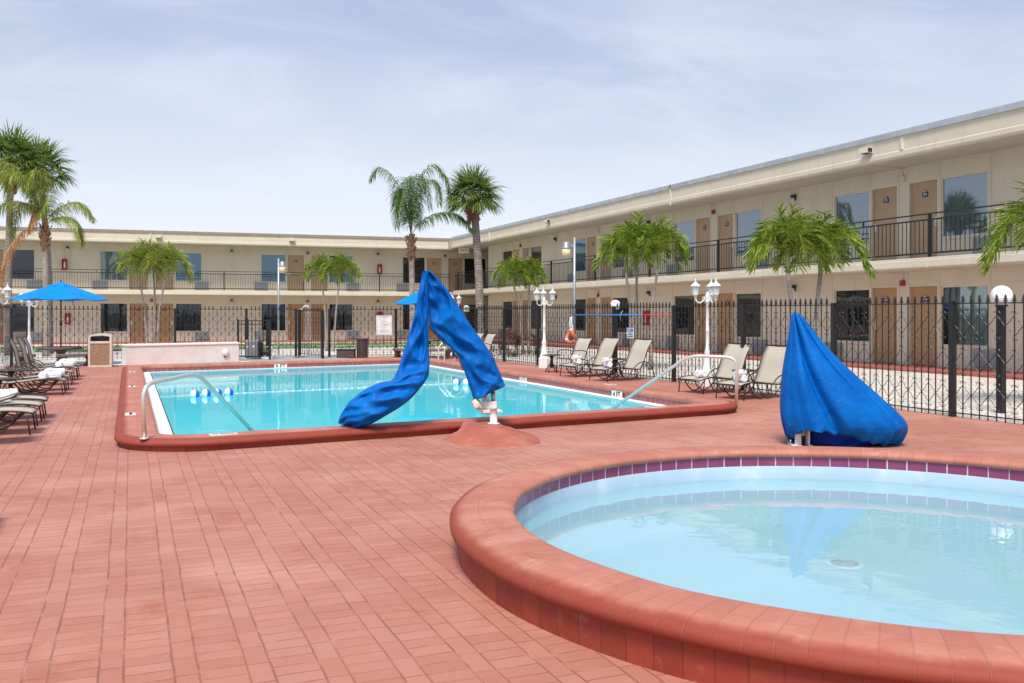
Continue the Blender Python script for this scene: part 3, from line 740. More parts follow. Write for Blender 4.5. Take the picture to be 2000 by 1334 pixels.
def wing(name, label, fr, centers, a0, a1, zl, D, glass_up, glass_lo, sgn, rooms, back, ext=None):
    """zl: dict of levels; D overhang depth; sgn=+1 when looking at the facade a grows to the right"""
    t = thing(name, label, 'motel building', fr.O)
    org = fr.O
    floors = [(zl['g'], zl['gd'], zl['gw0'], zl['gw1'], zl['slab0'], 0), (zl['slab1'], zl['ud'], zl['uw0'], zl['uw1'], zl['soffit'], 1)]
    wall = MB(org); xdir = fr.D*sgn
    trim = wall
    for (z0, dz_, w0, w1, z1, up) in floors:
        ops = []
        for c in centers:
            ops += [(c-1.14, c-.19, z0, dz_), (c+.19, c+1.14, z0, dz_), (c-2.60, c-1.22, w0, w1), (c+1.22, c+2.60, w0, w1)]
        ops = [o for o in ops if o[0] > a0 and o[1] < a1]
        wall_strip(fr, wall, a0, a1, z0, z1, ops)
        for ci, c in enumerate(centers):
            for sd_ in (-1, 1):
                e0, e1 = (c+.19, c+1.14) if sd_ > 0 else (c-1.14, c-.19)
                if e0 < a0 or e1 > a1: continue
                d = MB(org); fr.box(d, e0+.02, e1-.02, -.12, -.07, z0+.01, dz_-.025)
                dob = d.build('door', M['doorup'] if up else M['door'], t)
                fm = MB(org)
                for q0, q1, y0, y1 in ((e0-.035, e0+.018, z0, dz_+.03), (e1-.018, e1+.035, z0, dz_+.03), (e0+.018, e1-.018, dz_-.022, dz_+.03)):
                    fr.box(fm, q0, q1, -.10, .012, y0, y1)
                fm.build('door_frame', M['trim'], dob)
                hx = e1-.11 if sd_ > 0 else e0+.11
                h = MB(org); fr.box(h, hx-.035, hx+.035, -.07, -.045, z0+.90, z0+1.12)
                h.tube([fr.p(hx, -.05, z0+.96), fr.p(hx, .0, z0+.96), fr.p(hx-sd_*.12, .0, z0+.96)], .011, 6); h.build('handle', M['steel'], dob)
                cx_ = (e0+e1)/2; nz = dz_-.36
                pl = MB(org); fr.box(pl, cx_-.095, cx_+.095, -.07, -.058, nz-.06, nz+.06)
                arc = [fr.p(cx_+.062*cos(g), -.062, nz+.06+.055*sin(g)) for g in [pi*k/10 for k in range(11)]]
                arc2 = [q+fr.N*.012 for q in arc]; n = len(arc)
                pl.add(arc+arc2, [tuple(range(n)), tuple(range(n, 2*n))]+[(i, (i+1) % n, n+(i+1) % n, n+i) for i in range(n)])
                plo = pl.build('number_plate', M['navy'], dob)
                s2 = MB(org); q = [fr.p(cx_+.042*cos(g), -.0475, nz+.062+.038*sin(g)) for g in [pi*k/8 for k in range(9)]]
                s2.add(q, [tuple(range(9))]); s2.build('sun_badge', M['amber'], dob, fix=False)
                num = rooms[0]+(2*ci+(1 if sd_ > 0 else 0))*rooms[1]+(100 if up else 0)
                tx = text_into(dob, str(num), .085, M['signwhite'], fr.p(cx_, -.054, nz)-org, xdir)
                pk = MB(org); pk.lathe([(.001, 0), (.012, .002), (.012, .006)], fr.p(cx_, -.075, nz-.22), 8, ax=fr.N.to_track_quat('Z', 'Y').to_matrix()); pk.build('peephole', M['galv'], dob)
                # window
                g0, g1 = (c+1.22, c+2.60) if sd_ > 0 else (c-2.60, c-1.22)
                kind = (glass_up if up else glass_lo).get((ci, sd_), 'glassdark' if not up else 'glassblue')
                if g0 > a0 and g1 < a1:
                    wf = MB(org); e = .035
                    for q0, q1, y0, y1 in ((g0, g0+e, w0, w1), (g1-e, g1, w0, w1), (g0+e, g1-e, w1-e, w1), (g0+e, g1-e, w0, w0+e)):
                        fr.box(wf, q0+.001, q1-.001, -.09, -.03, y0+.001, y1-.001)
                    wo_ = wf.build('window', M['trim'], t)
                    sl_ = MB(org); fr.box(sl_, g0-.05, g1+.05, -.02, .03, w0-.05, w0-.002); sl_.build('sill', M['trim'], wo_)
                    pn = MB(org); fr.box(pn, g0+e, g1-e, -.066, -.060, w0+e, w1-e)
                    cur = kind == 'curtain'
                    pn.build('pane', M['glassclear'] if cur else M[kind], wo_)
                    if cur:
                        cv = []; cf = []; n = 90
                        for i in range(n+1):
                            a = g0+e+(g1-g0-2*e)*i/n; dd = -.13+.025*sin(i*.9)+.012*sin(i*.37+1)
                            cv += [fr.p(a, dd, w0), fr.p(a, dd, w1)]
                        cf = [(2*i, 2*i+2, 2*i+3, 2*i+1) for i in range(n)]
                        MB(org).add(cv, cf, True).build('curtain', M['curtain'], wo_, fix=False)
                # wall air conditioner under the outer edge of the window
                ac = c+sd_*2.6
                if ac-.4 > a0 and ac+.4 < a1:
                    za = z0+.05; ab = MB(org); fr.box(ab, ac-.37, ac+.37, -.01, .07, za, za+.46)
                    ao = ab.build('air_conditioner', M['acframe'], t)
                    gb_ = MB(org)
                    for half in (-1, 1):
                        for k in range(12):
                            fr.box(gb_, ac+half*.18-.165, ac+half*.18+.165, .075, .09, za+.03+k*.034, za+.03+k*.034+.024)
                    fr.box(gb_, ac-.352, ac+.352, .071, .0745, za+.02, za+.44)
                    gb_.build('grille', M['ac'], ao)
            for a in (c-2.68, c-1.18, c+1.18, c+2.68, c-.155, c+.155):
                if a0+.1 < a < a1-.1:
                    if abs(abs(a-c)-.155) < .01: fr.box(trim, a-.012, a+.012, .0, .014, z0, z1)
                    else: fr.box(trim, a-.014, a+.014, .0, .014, dz_+.05 if abs(abs(a-c)-1.18) < .01 else z0, z1)
        mids = [(centers[i]+centers[i+1])/2 for i in range(len(centers)-1)]
        for m_ in mids:
            for o_ in (-.17, .17): fr.box(trim, m_+o_-.012, m_+o_+.012, .0, .014, z0, z1)
            half = (centers[1]-centers[0])/2
            for s_ in (-1, 1):
                p0, p1 = sorted((m_+s_*.19, m_+s_*(half-2.70)))
                for zz in (w1+.04, w0-.12): fr.box(trim, p0, p1, .001, .012, zz-.011, zz+.011)
            # wall lamp
            zz = z1-.33 if not up else z1-.32
            lb = MB(org); fr.box(lb, m_-.06, m_+.06, .014, .14, zz+.02, zz+.12); fr.box(lb, m_-.045, m_+.045, .014, .04, zz-.06, zz+.02)
            lo_ = lb.build('wall_lamp', M['darkplastic'], t)
            MB(org).lathe([(.045, -.11), (.05, -.05), (.045, .02)], fr.p(m_, .092, zz), 12).build('lens', M['lampglass'], lo_)
        for c in centers:   # fire alarm boxes above the door pairs
            if a0 < c < a1:
                ab = MB(org); fr.box(ab, c-.07, c+.07, .0, .06, z1-.36, z1-.22); ab.build('alarm_box', M['redbox'] if rd.random() < .8 else M['trim'], t)
                cp_ = MB(org); cp_.tube([fr.p(c, .02, z1-.22), fr.p(c, .02, z1-.06), fr.p(c, .05, z1-.03), fr.p(c, D-.1, z1-.03)], .011, 6); cp_.build('conduit', M['trim'], t)
    wall.build('facade_wall', M['wall'], t)
    core = MB(org); fr.box(core, a0, a1, -back, -.21, zl['g']-.3, zl['soffit']); core.build('room_block', M['wall'], t)
    A0, A1 = ext
    s_ = MB(org); fr.box(s_, A0, A1, -.2, D, zl['slab0'], zl['slab1']); fr.box(s_, A0, A1, D, D+.03, zl['slab0']+.02, zl['slab1']-.06)
    s_.build('balcony_slab', M['stucco'], t, bevel=.01)
    s_ = MB(org); fr.box(s_, A0, A1, -.2, D+.02, zl['g']-.10, zl['g']); s_.build('walkway', M['redwalk'], t, bevel=.012)
    s_ = MB(org); fr.box(s_, A0, A1, -.2, D-.12, zl['g']-.3, zl['g']-.101); s_.build('footing', M['darkplastic'], t)
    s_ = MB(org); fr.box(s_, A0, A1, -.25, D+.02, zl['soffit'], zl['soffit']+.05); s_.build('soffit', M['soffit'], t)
    # fascia: plastered face over a proud lower band, metal drip edge
    prof = [(D+.03, zl['soffit']+.0), (D+.13, zl['soffit']+.10), (D+.13, zl['soffit']+.14), (D+.105, zl['soffit']+.16), (D+.105, zl['roof']-.07), (D-.25, zl['roof']-.07), (D-.25, zl['soffit']+.06), (D+.03, zl['soffit']+.06)]
    prof = [(D-.05, zl['soffit']-.02), (D+.08, zl['soffit']-.02), (D+.13, zl['soffit']+.02), (D+.13, zl['soffit']+.13), (D+.105, zl['soffit']+.15), (D+.105, zl['roof']-.07), (D-.3, zl['roof']-.07), (D-.3, zl['soffit']+.055), (D-.05, zl['soffit']+.055)]
    n = len(prof); vs = [fr.p(A0, d, z) for d, z in prof]+[fr.p(A1, d, z) for d, z in prof]
    MB(org).add(vs, [tuple(range(n)), tuple(range(n, 2*n))]+[(i, (i+1) % n, n+(i+1) % n, n+i) for i in range(n)]).build('fascia', M['stucco'], t)
    cp_ = MB(org); k = A0
    while k < A1:
        e = min(k+3.05, A1); fr.box(cp_, k+.004, e-.004, D-.3, D+.15, zl['roof']-.068, zl['roof']+.02); fr.box(cp_, k+.004, e-.004, D+.108, D+.15, zl['roof']-.12, zl['roof']-.069); k = e
    cp_.build('roof_edge', M[zl['cap']], t)
    rf = MB(org); fr.box(rf, A0, A1, -back, D-.31, zl['soffit']+.06, zl['roof']-.06); rf.build('roof', M['roof'], t)
    # balcony railing
    rl = MB(org); z = zl['slab1']; dr2 = D-.06
    for zz, h_ in ((z+1.04, .03), (z+.90, .035), (z+.10, .04)): fr.box(rl, A0, A1, dr2-.02, dr2+.02, zz-h_/2, zz+h_/2)
    ro = rl.build('railing', M['ironblk'], t)
    bl_ = MB(org); k = A0+.06
    while k < A1: fr.box(bl_, k-.007, k+.007, dr2-.007, dr2+.007, z+.12, z+.883); k += .132
    bl_.build('balusters', M['ironblk'], ro)
    a = centers[0]+zl['post0']
    while a-4.3 > A0: a -= 4.28
    i = 0
    while a < A1:
        if a > A0:
            pb = MB(org); fr.box(pb, a-.026, a+.026, dr2-.046, dr2+.026, z-.16, z+1.024) if i % 2 == 0 else fr.box(pb, a-.016, a+.016, dr2-.016, dr2+.016, z+.918, z+1.024)
            pb.build('rail_post', M['ironblk'], ro)
            if i % 2 == 0:
                wp_ = MB(org); fr.box(wp_, a-.03, a+.03, D+.03, D+.045, z-.24, z-.162); wp_.build('anchor_plate', M['stucco'], ro)
        a += 2.14; i += 1
    return t
def floodlight(t, fr, a, D, z, m=M['trim']):
    o = MB(fr.O); fr.box(o, a-.19, a+.10, D+.11, D+.32, z-.06, z+.08); ob = o.build('floodlight', m, t)
    g = MB(fr.O); fr.box(g, a-.20, a-.191, D+.15, D+.29, z-.04, z+.06); fr.box(g, a-.17, a+.06, D+.13, D+.30, z-.068, z-.061); g.build('lens', M['darkplastic'], ob)
def downpipe(t, fr, a, D, z0, z1):
    o = MB(fr.O); fr.box(o, a-.03, a+.03, D+.106, D+.15, z0, z1); o.build('downpipe', M['trim'], t)
FRR = Frame((18.9, 0), (0, 1), (-1, 0))
ZR = dict(g=.06, gd=2.13, gw0=.60, gw1=2.10, slab0=2.50, slab1=2.75, ud=4.84, uw0=3.32, uw1=4.83, soffit=5.26, roof=5.88, cap='alu', post0=-2.0)
CR = [1.38, 9.98, 18.58, 27.15, 35.77, 44.45]
gu = {(2, -1): 'glasssky', (2, 1): 'glasssky', (3, -1): 'glasssky', (3, 1): 'glasssky', (4, -1): 'glasssky', (4, 1): 'glassblue', (5, -1): 'glassdark', (5, 1): 'glassdark', (1, -1): 'glasssky', (1, 1): 'glasssky', (0, 1): 'glasssky', (0, -1): 'glasssky'}
gl = {(2, -1): 'curtain', (2, 1): 'glassdark'}
TR = wing('motel_wing', 'beige two storey motel wing receding along the right side, nearest the round pool', FRR, CR, -2., 49.1, ZR, 1.36, gu, gl, -1, (178, -1), 8., (-2., 51.35))
floodlight(TR, FRR, 18.31, 1.36, 5.55); floodlight(TR, FRR, 37.75, 1.36, 5.55); floodlight(TR, FRR, 8.6, 1.36, 5.55)
downpipe(TR, FRR, 17.16, 1.36, 5.42, 5.70); downpipe(TR, FRR, 27.6, 1.36, 5.2, 5.95); downpipe(TR, FRR, 45.2, 1.36, 5.2, 5.95)
# end wall of the right wing beside the passage
ew = MB(FRR.O); ew.box(18.9-.0, 27, 49.102, 49.2, 0, 5.24); ew.build('end_wall', M['wall'], TR)
Dl = Vec((-23.7, 1.7)).normalized(); Nl = Vec((Dl.y, -Dl.x)) if (Dl.y*0-Dl.x*-1) < -9 else Vec((-.07154613, -.99743729))
OL = Vec((17.5, 51.6))-Nl*1.5
FRL = Frame((OL.x, OL.y), (Dl.x, Dl.y), (Nl.x, Nl.y))
ZL = dict(g=-.10, gd=1.99, gw0=.42, gw1=1.99, slab0=2.42, slab1=2.68, ud=4.80, uw0=3.22, uw1=4.81, soffit=5.20, roof=5.83, cap='gutter', post0=-.05)
CL = [.02, 8.18, 16.58, 24.95, 33.3]
gul = {(2, -1): 'glassblue', (2, 1): 'curtain', (1, -1): 'glassblue', (1, 1): 'glassblue', (0, 1): 'glassdark', (0, -1): 'glassdark', (3, -1): 'glassdark', (3, 1): 'glassdark'}
TL = wing('motel_wing', 'beige two storey motel wing closing the far end of the courtyard', FRL, CL, -8., 38., ZL, 1.39, gul, {}, -1, (150, -1), 8., (.0, 38.))
floodlight(TL, FRL, 16.2, 1.39, 5.52); floodlight(TL, FRL, 9.25, 1.39, 5.52)
downpipe(TL, FRL, 16.55, 1.39, 5.2, 5.86)
# slabs and roof run on behind the right wing over the passage
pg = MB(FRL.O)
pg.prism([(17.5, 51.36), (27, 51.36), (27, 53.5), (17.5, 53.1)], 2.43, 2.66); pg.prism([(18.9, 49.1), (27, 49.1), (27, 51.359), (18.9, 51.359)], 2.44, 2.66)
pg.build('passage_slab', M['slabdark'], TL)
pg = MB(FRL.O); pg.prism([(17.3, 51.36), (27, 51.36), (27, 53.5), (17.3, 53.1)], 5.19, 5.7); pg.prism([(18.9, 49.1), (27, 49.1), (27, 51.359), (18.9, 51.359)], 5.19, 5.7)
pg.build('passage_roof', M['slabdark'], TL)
pg = MB(FRL.O); pg.prism([(17.5, 51.36), (27, 49.1), (27, 53.5), (17.5, 53.1)], -.3, -.05); pg.build('passage_floor', M['redwalk'], TL)
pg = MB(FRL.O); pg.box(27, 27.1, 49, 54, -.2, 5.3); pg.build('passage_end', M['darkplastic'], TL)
ex = thing('exit_sign', 'small hanging exit sign under the balcony roof at the building corner', 'sign', V(906, 480, 53.8))
sx = Vec((ct, -st, 0)); e = MB(); e.obox((0, 0, -.28), sx*.30, Vec((st, ct, 0))*.04, Vec((0, 0, .15))); e.build('sign_box', M['signwhite'], ex)
e = MB(); e.box(-.02, .02, -.02, .02, -.13, .12); e.build('hanger', M['trim'], ex)
text_into(ex, 'EXIT', .24, M['signred'], Vec((0, 0, -.28))-Vec((st, ct, 0))*.045, sx)
# fire extinguisher cabinets
def extinguisher(fr, a, z, label):
    xd = fr.D; o = fr.p(a, 0, z); t = thing('fire_extinguisher', label, 'fire extinguisher', o, 0, 'red fire extinguisher cabinets on the motel walls')
    g = Frame((0, 0), fr.D, fr.N); c = MB()
    for q in ((-.13, -.10), (.10, .13)): g.box(c, q[0], q[1], .016, .2, 0, .58)
    for q in ((0, .04), (.54, .58)): g.box(c, -.099, .099, .016, .2, q[0], q[1])
    g.box(c, -.099, .099, .016, .05, .041, .539); c.build('cabinet', M['red'], t, bevel=.01)
    MB().lathe([(.045, .08), (.05, .1), (.05, .33), (.025, .40), (.018, .47)], g.p(0, .12, 0), 12).build('cylinder', M['signwhite'], t)
extinguisher(FRL, 4.02, 3.75, 'red extinguisher cabinet on the upper far balcony, above the white pool rules sign')
extinguisher(FRL, 20.9, 3.75, 'red extinguisher cabinet on the upper far balcony, above the left blue umbrella')
extinguisher(FRL, 4.02, .95, 'red extinguisher cabinet on the ground floor, just over the white pool rules sign')
extinguisher(FRL, 20.75, .85, 'red extinguisher cabinet on the ground floor behind the left umbrella pole')
extinguisher(FRR, 31.55, 3.9, 'red extinguisher cabinet on the right wing balcony behind the three palms')
extinguisher(FRR, 31.55, .95, 'red extinguisher cabinet on the right wing ground floor behind the blue and red pole')
# ------------------------------------------------------------------ wrought iron fences
def panel_mesh(L, h=1.545, z0=.0, n=None, seed=0, top=True, sr=.0052):
    """local x along the bay: pickets with tiered finials and three rows of scrolled diamonds"""
    m = MB(); n = n or max(2, round(L/.125)); sp = L/n; r = random.Random(seed)
    m.box(0, L, -.012, .012, h-.012, h+.004); m.box(0, L, -.008, .008, .05+z0, .065+z0)
    for k in range(1, n):
        x = k*sp; j = r.uniform(-.004, .004)
        m.box(x-.006, x+.006, -.006, .006, z0, h+.01)
        if top and r.random() > .02: m.lathe([(.008, 0), (.034, .010), (.014, .030), (.026, .042), (.011, .058), (.018, .070), (.002, .105)], (x, 0, h+.008), 6, False)
    hw = sp; R1 = [(.034, .150), (.046, .168), (.032, .186), (.012, .178), (.002, .150), (.004, .128), (.030, .104), (.052, .082), (.052, .066), (.078, .048), (.096, .024), (hw-.003, 0)]
    for zc in (h-.30, h-.79, h-1.24):
        for k in range(1, n, 2):
            for sx_ in (-1, 1):
                if (k == 1 and sx_ < 0 and n < 3): continue
                for sz in (-1, 1):
                    pts = [Vec((k*sp+sx_*min(a, hw), 0, zc+sz*b_)) for a, b_ in R1]
                    m.tube(pts, sr, 4, cap=False, smooth=False)
    return m
def fence_run(name, label, pts, zs=None, h=1.545, pw=.075, skip=(), sr=.0052, sp=.125):
    base = Vec((pts[0][0], pts[0][1], 0)); t = thing(name, label, 'iron fence', base)
    for i, (x, y) in enumerate(pts):
        if ('p', i) in skip: continue
        q = MB(); q.box(-pw/2, pw/2, -pw/2, pw/2, -.02, h+.015); q.box(-pw/2-.004, pw/2+.004, -pw/2-.004, pw/2+.004, h+.016, h+.03)
        o = q.build('post', M['ironblk'], t, loc=Vec((x, y, 0))-base, bevel=.004)
    for i in range(len(pts)-1):
        if i in skip: continue
        p = Vec((*pts[i], 0)); q = Vec((*pts[i+1], 0)); d = q-p; L = d.length-pw
        o = panel_mesh(L, h, n=max(2, round(L/sp)), seed=i, sr=sr).build('panel', M['ironblk'], t, loc=p-base+d.normalized()*pw/2, fix=False)
        o.rotation_euler = (0, 0, atan2(d.y, d.x))
    return t
fence_run('iron_fence', 'black wrought iron fence with spear tops along the right side of the terrace', FR[:-1]+[(9.9, 29.0)])
gx = lambda px, Y=29.7: G(px, Y)
fence_run('iron_fence', 'black wrought iron fence at the far right of the terrace, behind the pool rules sign', [(9.8, 29.06), (8.07, 29.5), (5.95, 29.85)], skip=(('p', 0),))
pgt = (4.95, 30.3)
fence_run('iron_fence', 'black wrought iron fence at the far left, behind the white planter wall', [(4.98, 30.45), (3.45, 30.75), (1.3, 31.0), (-.8, 31.25), FL])
fence_run('iron_fence', 'black wrought iron fence running along the left edge of the terrace', [(-2.9, 31.45), (-2.9, 27.5), (-2.9, 24.6), (-2.88, 22.0), (-2.86, 19.4), (-2.84, 16.8), (-2.84, 14.2), (-2.84, 11.6)], skip=(('p', 0),), sr=.0026, sp=.26)
gt = thing('iron_gate', 'black iron gate leaf standing open between the two halves of the far fence', 'gate', (5.08, 30.4, 0), 0)
gp0 = Vec((5.08, 30.4, 0)); gp1 = Vec((5.55, 28.9, 0)); gd_ = gp1-gp0
o = panel_mesh(gd_.length, 1.5, .06, seed=77).build('panel', M['ironblk'], gt, fix=False); o.rotation_euler = (0, 0, atan2(gd_.y, gd_.x))
for q in (Vec(), gd_): MB().box(q.x-.04, q.x+.04, q.y-.04, q.y+.04, 0, 1.53).build('stile', M['ironblk'], gt)
ww = thing('wooden_block', 'short weathered board lying at the foot of the open gate', 'board', (5.0, 29.9, .003), .9)
MB().box(-.3, .3, -.06, .06, 0, .04).build('board', M['wood'], ww, bevel=.006)
# ------------------------------------------------------------------ lamps
def lantern_lamp(label, p, rz, pedestal=True):
    t = thing('lantern_lamp', label, 'lamp post', p, rz, 'white three lantern lamp posts')
    if pedestal:
        MB().lathe([(.15, -.02), (.155, .0), (.155, .25), (.13, .27)], (0, 0, 0), 8, False).build('pedestal', M['white'], t)
    MB().lathe([(.12, .26), (.12, .30), (.095, .34), (.07, .50), (.055, .62), (.062, .66), (.05, .70), (.05, .72), (.036, .74), (.033, 1.05), (.042, 1.07), (.033, 1.09), (.029, 1.60), (.05, 1.63), (.05, 1.66), (.028, 1.70), (.055, 1.74), (.03, 1.79), (.012, 1.83)], (0, 0, 0), 16).build('pole', M['white'], t)
    for k in range(3):
        g = 2*pi*k/3; d = Vec((cos(g), sin(g), 0))
        ap = smooth_path([d*.03+Vec((0, 0, 1.74)), d*.08+Vec((0, 0, 1.66)), d*.15+Vec((0, 0, 1.615)), d*.215+Vec((0, 0, 1.65)), d*.235+Vec((0, 0, 1.73))], 5)
        ar = MB().tube(ap, .013, 8)
        ar.tube(smooth_path([d*.03+Vec((0, 0, 1.68)), d*.07+Vec((0, 0, 1.73)), d*.10+Vec((0, 0, 1.70)), d*.085+Vec((0, 0, 1.675))], 4), .008, 6)
        ar.build('arm', M['white'], t)
        c = d*.235
        l = MB(c).lathe([(.015, 1.72), (.035, 1.74), (.04, 1.765), (.052, 1.77), (.052, 1.785)], c, 12)
        for j in range(6):
            a = 2*pi*j/6; l.beam(c+Vec((cos(a)*.047, sin(a)*.047, 1.78)), c+Vec((cos(a)*.072, sin(a)*.072, 1.925)), .011)
        l.lathe([(.078, 1.925), (.098, 1.935), (.095, 1.945), (.07, 1.972), (.04, 1.995), (.03, 2.0), (.034, 2.01), (.014, 2.03), (.01, 2.045), (.018, 2.055), (.003, 2.085)], c, 12)
        lo = l.build('lantern', M['white'], t); lo.location = c
        MB(c).lathe([(.043, 1.786), (.066, 1.924)], c, 6, False).build('glass', M['lampglass'], lo)
    return t
lantern_lamp('white three lantern lamp post seen through the right fence, behind the arched handrail', G(1382, 17.9), radians(38))
lantern_lamp('white three lantern lamp post with a stone foot in front of the right fence', G(1063, 23.9), radians(90-22+3))
lantern_lamp('white three lantern lamp post at the far corner, half hidden by blue lift cover', G(884, 31.6), radians(5))
lantern_lamp('white three lantern lamp post at the far left corner, behind the left umbrella', G(57, 27.6), radians(100))
lantern_lamp('white three lantern lamp post cut off by the left edge of the picture', G(-5, 20.6), radians(38))
def globe_lamp(label, p):
    t = thing('globe_lamp', label, 'globe lamp', p, 0, 'white globe lamps on black posts')
    MB().box(-.042, .042, -.042, .042, -.02, 1.50).build('post', M['ironblk'], t, bevel=.006)
    MB().lathe([(.06, 1.50), (.085, 1.505), (.085, 1.53), (.07, 1.535)], (0, 0, 0), 20).build('collar', M['darkplastic'], t)
    MB().lathe([(max(.001, .148*sin(pi*k/16)), 1.655-.148*cos(pi*k/16)) for k in range(1, 17)], (0, 0, 0), 28).build('globe', M['globe'], t)
globe_lamp('white globe lamp on a black post in gravel at the right edge', G(1956, 13.1))
globe_lamp('white globe lamp on a black post behind the blue and red pole', G(1202, 26.5))
globe_lamp('white globe lamp by the far building corner, right of the blue lift cover', G(911, 38, -.05))
def yard_light(label, p, rz):
    t = thing('yard_light', label, 'pole light', p, rz, 'grey pole lights')
    MB().tube([(0, 0, -.1), (0, 0, 3.42)], .035, 12).build('pole', M['galv'], t)
    MB().tube([(0, 0, 3.2), (.11, 0, 3.2)], .018, 8).build('arm', M['galv'], t)
    MB().lathe([(.05, 3.30), (.08, 3.29), (.09, 3.2), (.115, 3.15), (.12, 3.11)], (.22, 0, 0), 18).build('housing', M['galv'], t)
    MB().lathe([(.118, 3.108), (.112, 2.99), (.095, 2.90), (.06, 2.895)], (.22, 0, 0), 18).build('lens', M['amber'], t)
yard_light('grey pole light with amber lens in the gravel, right of the tall palms', G(1122, 24.4), radians(180-22))
yard_light('grey pole light with amber lens in front of the far motel wing', G(544, 32.7, -.05), radians(-60))
# ------------------------------------------------------------------ palms
def strip_leaf(mb, p, d, L, w, droop, n=3, twist=None, fold=0.):
    """one drooping leaflet; tapering ribbon"""
    d = d.normalized(); side = d.cross(Vec((0, 0, 1)))
    if side.length < .1: side = Vec((1, 0, 0))
    side.normalize()
    if twist: side = (side*cos(twist)+d.cross(side)*sin(twist)).normalized()
    vs = []; q = Vec(p); dd = d.copy()
    for i in range(n+1):
        t_ = i/n; ww = w*(.55+.9*t_ if t_ < .35 else 1.25*(1-t_)**.7)*.5 if i < n else .0015
        vs += [q-side*ww, q+side*ww]
        dd = (dd+Vec((0, 0, -droop*(.5+t_)))).normalized(); q = q+dd*(L/n)
    mb.add(vs, [(2*i, 2*i+1, 2*i+3, 2*i+2) for i in range(n)])
def curve_pts(ctrl, n):
    pts = smooth_path(ctrl, 8); cum = [0]
    for i in range(1, len(pts)): cum.append(cum[-1]+(pts[i]-pts[i-1]).length)
    out = []; j = 0
    for k in range(n+1):
        s_ = cum[-1]*k/n
        while j < len(cum)-2 and cum[j+1] < s_: j += 1
        f_ = (s_-cum[j])/max(1e-6, cum[j+1]-cum[j]); out.append(pts[j].lerp(pts[j+1], min(1, f_)))
    return out
def frond(mb, rach, ctrl, n, L, w, droop, lift, start=.08, r=None, planes=1, tw=.5, fwd=.7, jit=.12):
    pts = curve_pts(ctrl, n)
    rach.tube([p for p in pts[::2]], [.016*(1-.8*i/len(pts[::2])) for i in range(len(pts[::2]))], 5, cap=False)
    for i in range(int(n*start), n+1):
        t_ = i/n; tan_ = (pts[min(i+1, n)]-pts[max(i-1, 0)]).normalized()
        side = tan_.cross(Vec((0, 0, 1)))
        if side.length < .15: side = Vec((r.uniform(-1, 1), r.uniform(-1, 1), 0))
        side.normalize(); upv = side.cross(tan_)
        ll = L*(sin(pi*(.12+.80*t_))**.6)*r.uniform(.85, 1.1)
        for s_ in (-1, 1):
            for q in range(planes):
                li = lift+(r.uniform(-.5, .5) if planes > 1 else r.uniform(-jit, jit))
                d = side*s_*(1-.35*t_)+tan_*(fwd+.5*t_+r.uniform(-jit, jit)*.6)+upv*li
                strip_leaf(mb, pts[i]+tan_*r.uniform(-.01, .01), d, ll, w, droop*r.uniform(.7, 1.3), 4 if L > .3 else 3, twist=s_*tw+r.uniform(-.3, .3))
def pixz(py, Y): return EYE+(HZ-py)/F*Y
def feather_palm(label, bpx, cpx, cpy, Y, seed, R=.95, m='leafbright', n=17, trunk_r=.045, base_z=-.03, group=None, lean=None):
    """small feather palm: slim ringed trunk leaning to its crown, short green shaft, arching fronds"""
    r = random.Random(seed); b0 = G(bpx, Y, base_z); top = V(cpx, cpy, Y); loc = b0
    t = thing('feather_palm', label, 'palm tree', loc, 0, group)
    top = top-loc; H_ = top.z; mid = Vec((top.x*.35+r.uniform(-.05, .05), top.y*.35, H_*.5))
    tp = curve_pts([Vec((0, 0, -.05)), mid, Vec((top.x*.9, top.y*.9, H_-.40))], 10)
    MB().tube(tp, [trunk_r*(1.7 if i == 0 else 1.25 if i == 1 else 1.05-.35*i/10) for i in range(11)], 10).build('trunk', M['trunkgrey'], t)
    MB().tube([tp[-1]-Vec((0, 0, .02)), tp[-1].lerp(top, .35), tp[-1].lerp(top, .8), top], [trunk_r*.8, trunk_r*.95, trunk_r*.7, trunk_r*.4], 10).build('crownshaft', M['crownshaft'], t)
    lf = MB(); rc = MB()
    for k in range(n):
        g = 2*pi*(k*.382+r.uniform(-.05, .05)); el = ((k+.3)/n)**.85; d = Vec((cos(g), sin(g), 0))
        rr = R*r.uniform(.80, 1.12); o = tp[-1].lerp(top, .85)
        ctrl = [o, o+d*rr*(.06+.20*el)+Vec((0, 0, (.34-.08*el)*rr)), o+d*rr*(.18+.34*el)+Vec((0, 0, (.62-.30*el)*rr)), o+d*rr*(.36+.38*el)+Vec((0, 0, (.74-.80*el)*rr)), o+d*rr*(.48+.40*el)+Vec((0, 0, (.66-1.06*el)*rr))]
        if k < 2: ctrl = [o, o+d*rr*.03+Vec((0, 0, .35*rr)), o+d*rr*(.10+.06*k)+Vec((0, 0, (.9-.12*k)*rr))]
        frond(lf, rc, ctrl, 34, .42*R*r.uniform(.8, 1.15), .040, .16, .42, .08, r, 1, .8, .42, .55)
    lo = lf.build('crown', M[m], t, fix=False); rc.build('rachis', M['petiole'], lo)
    return t
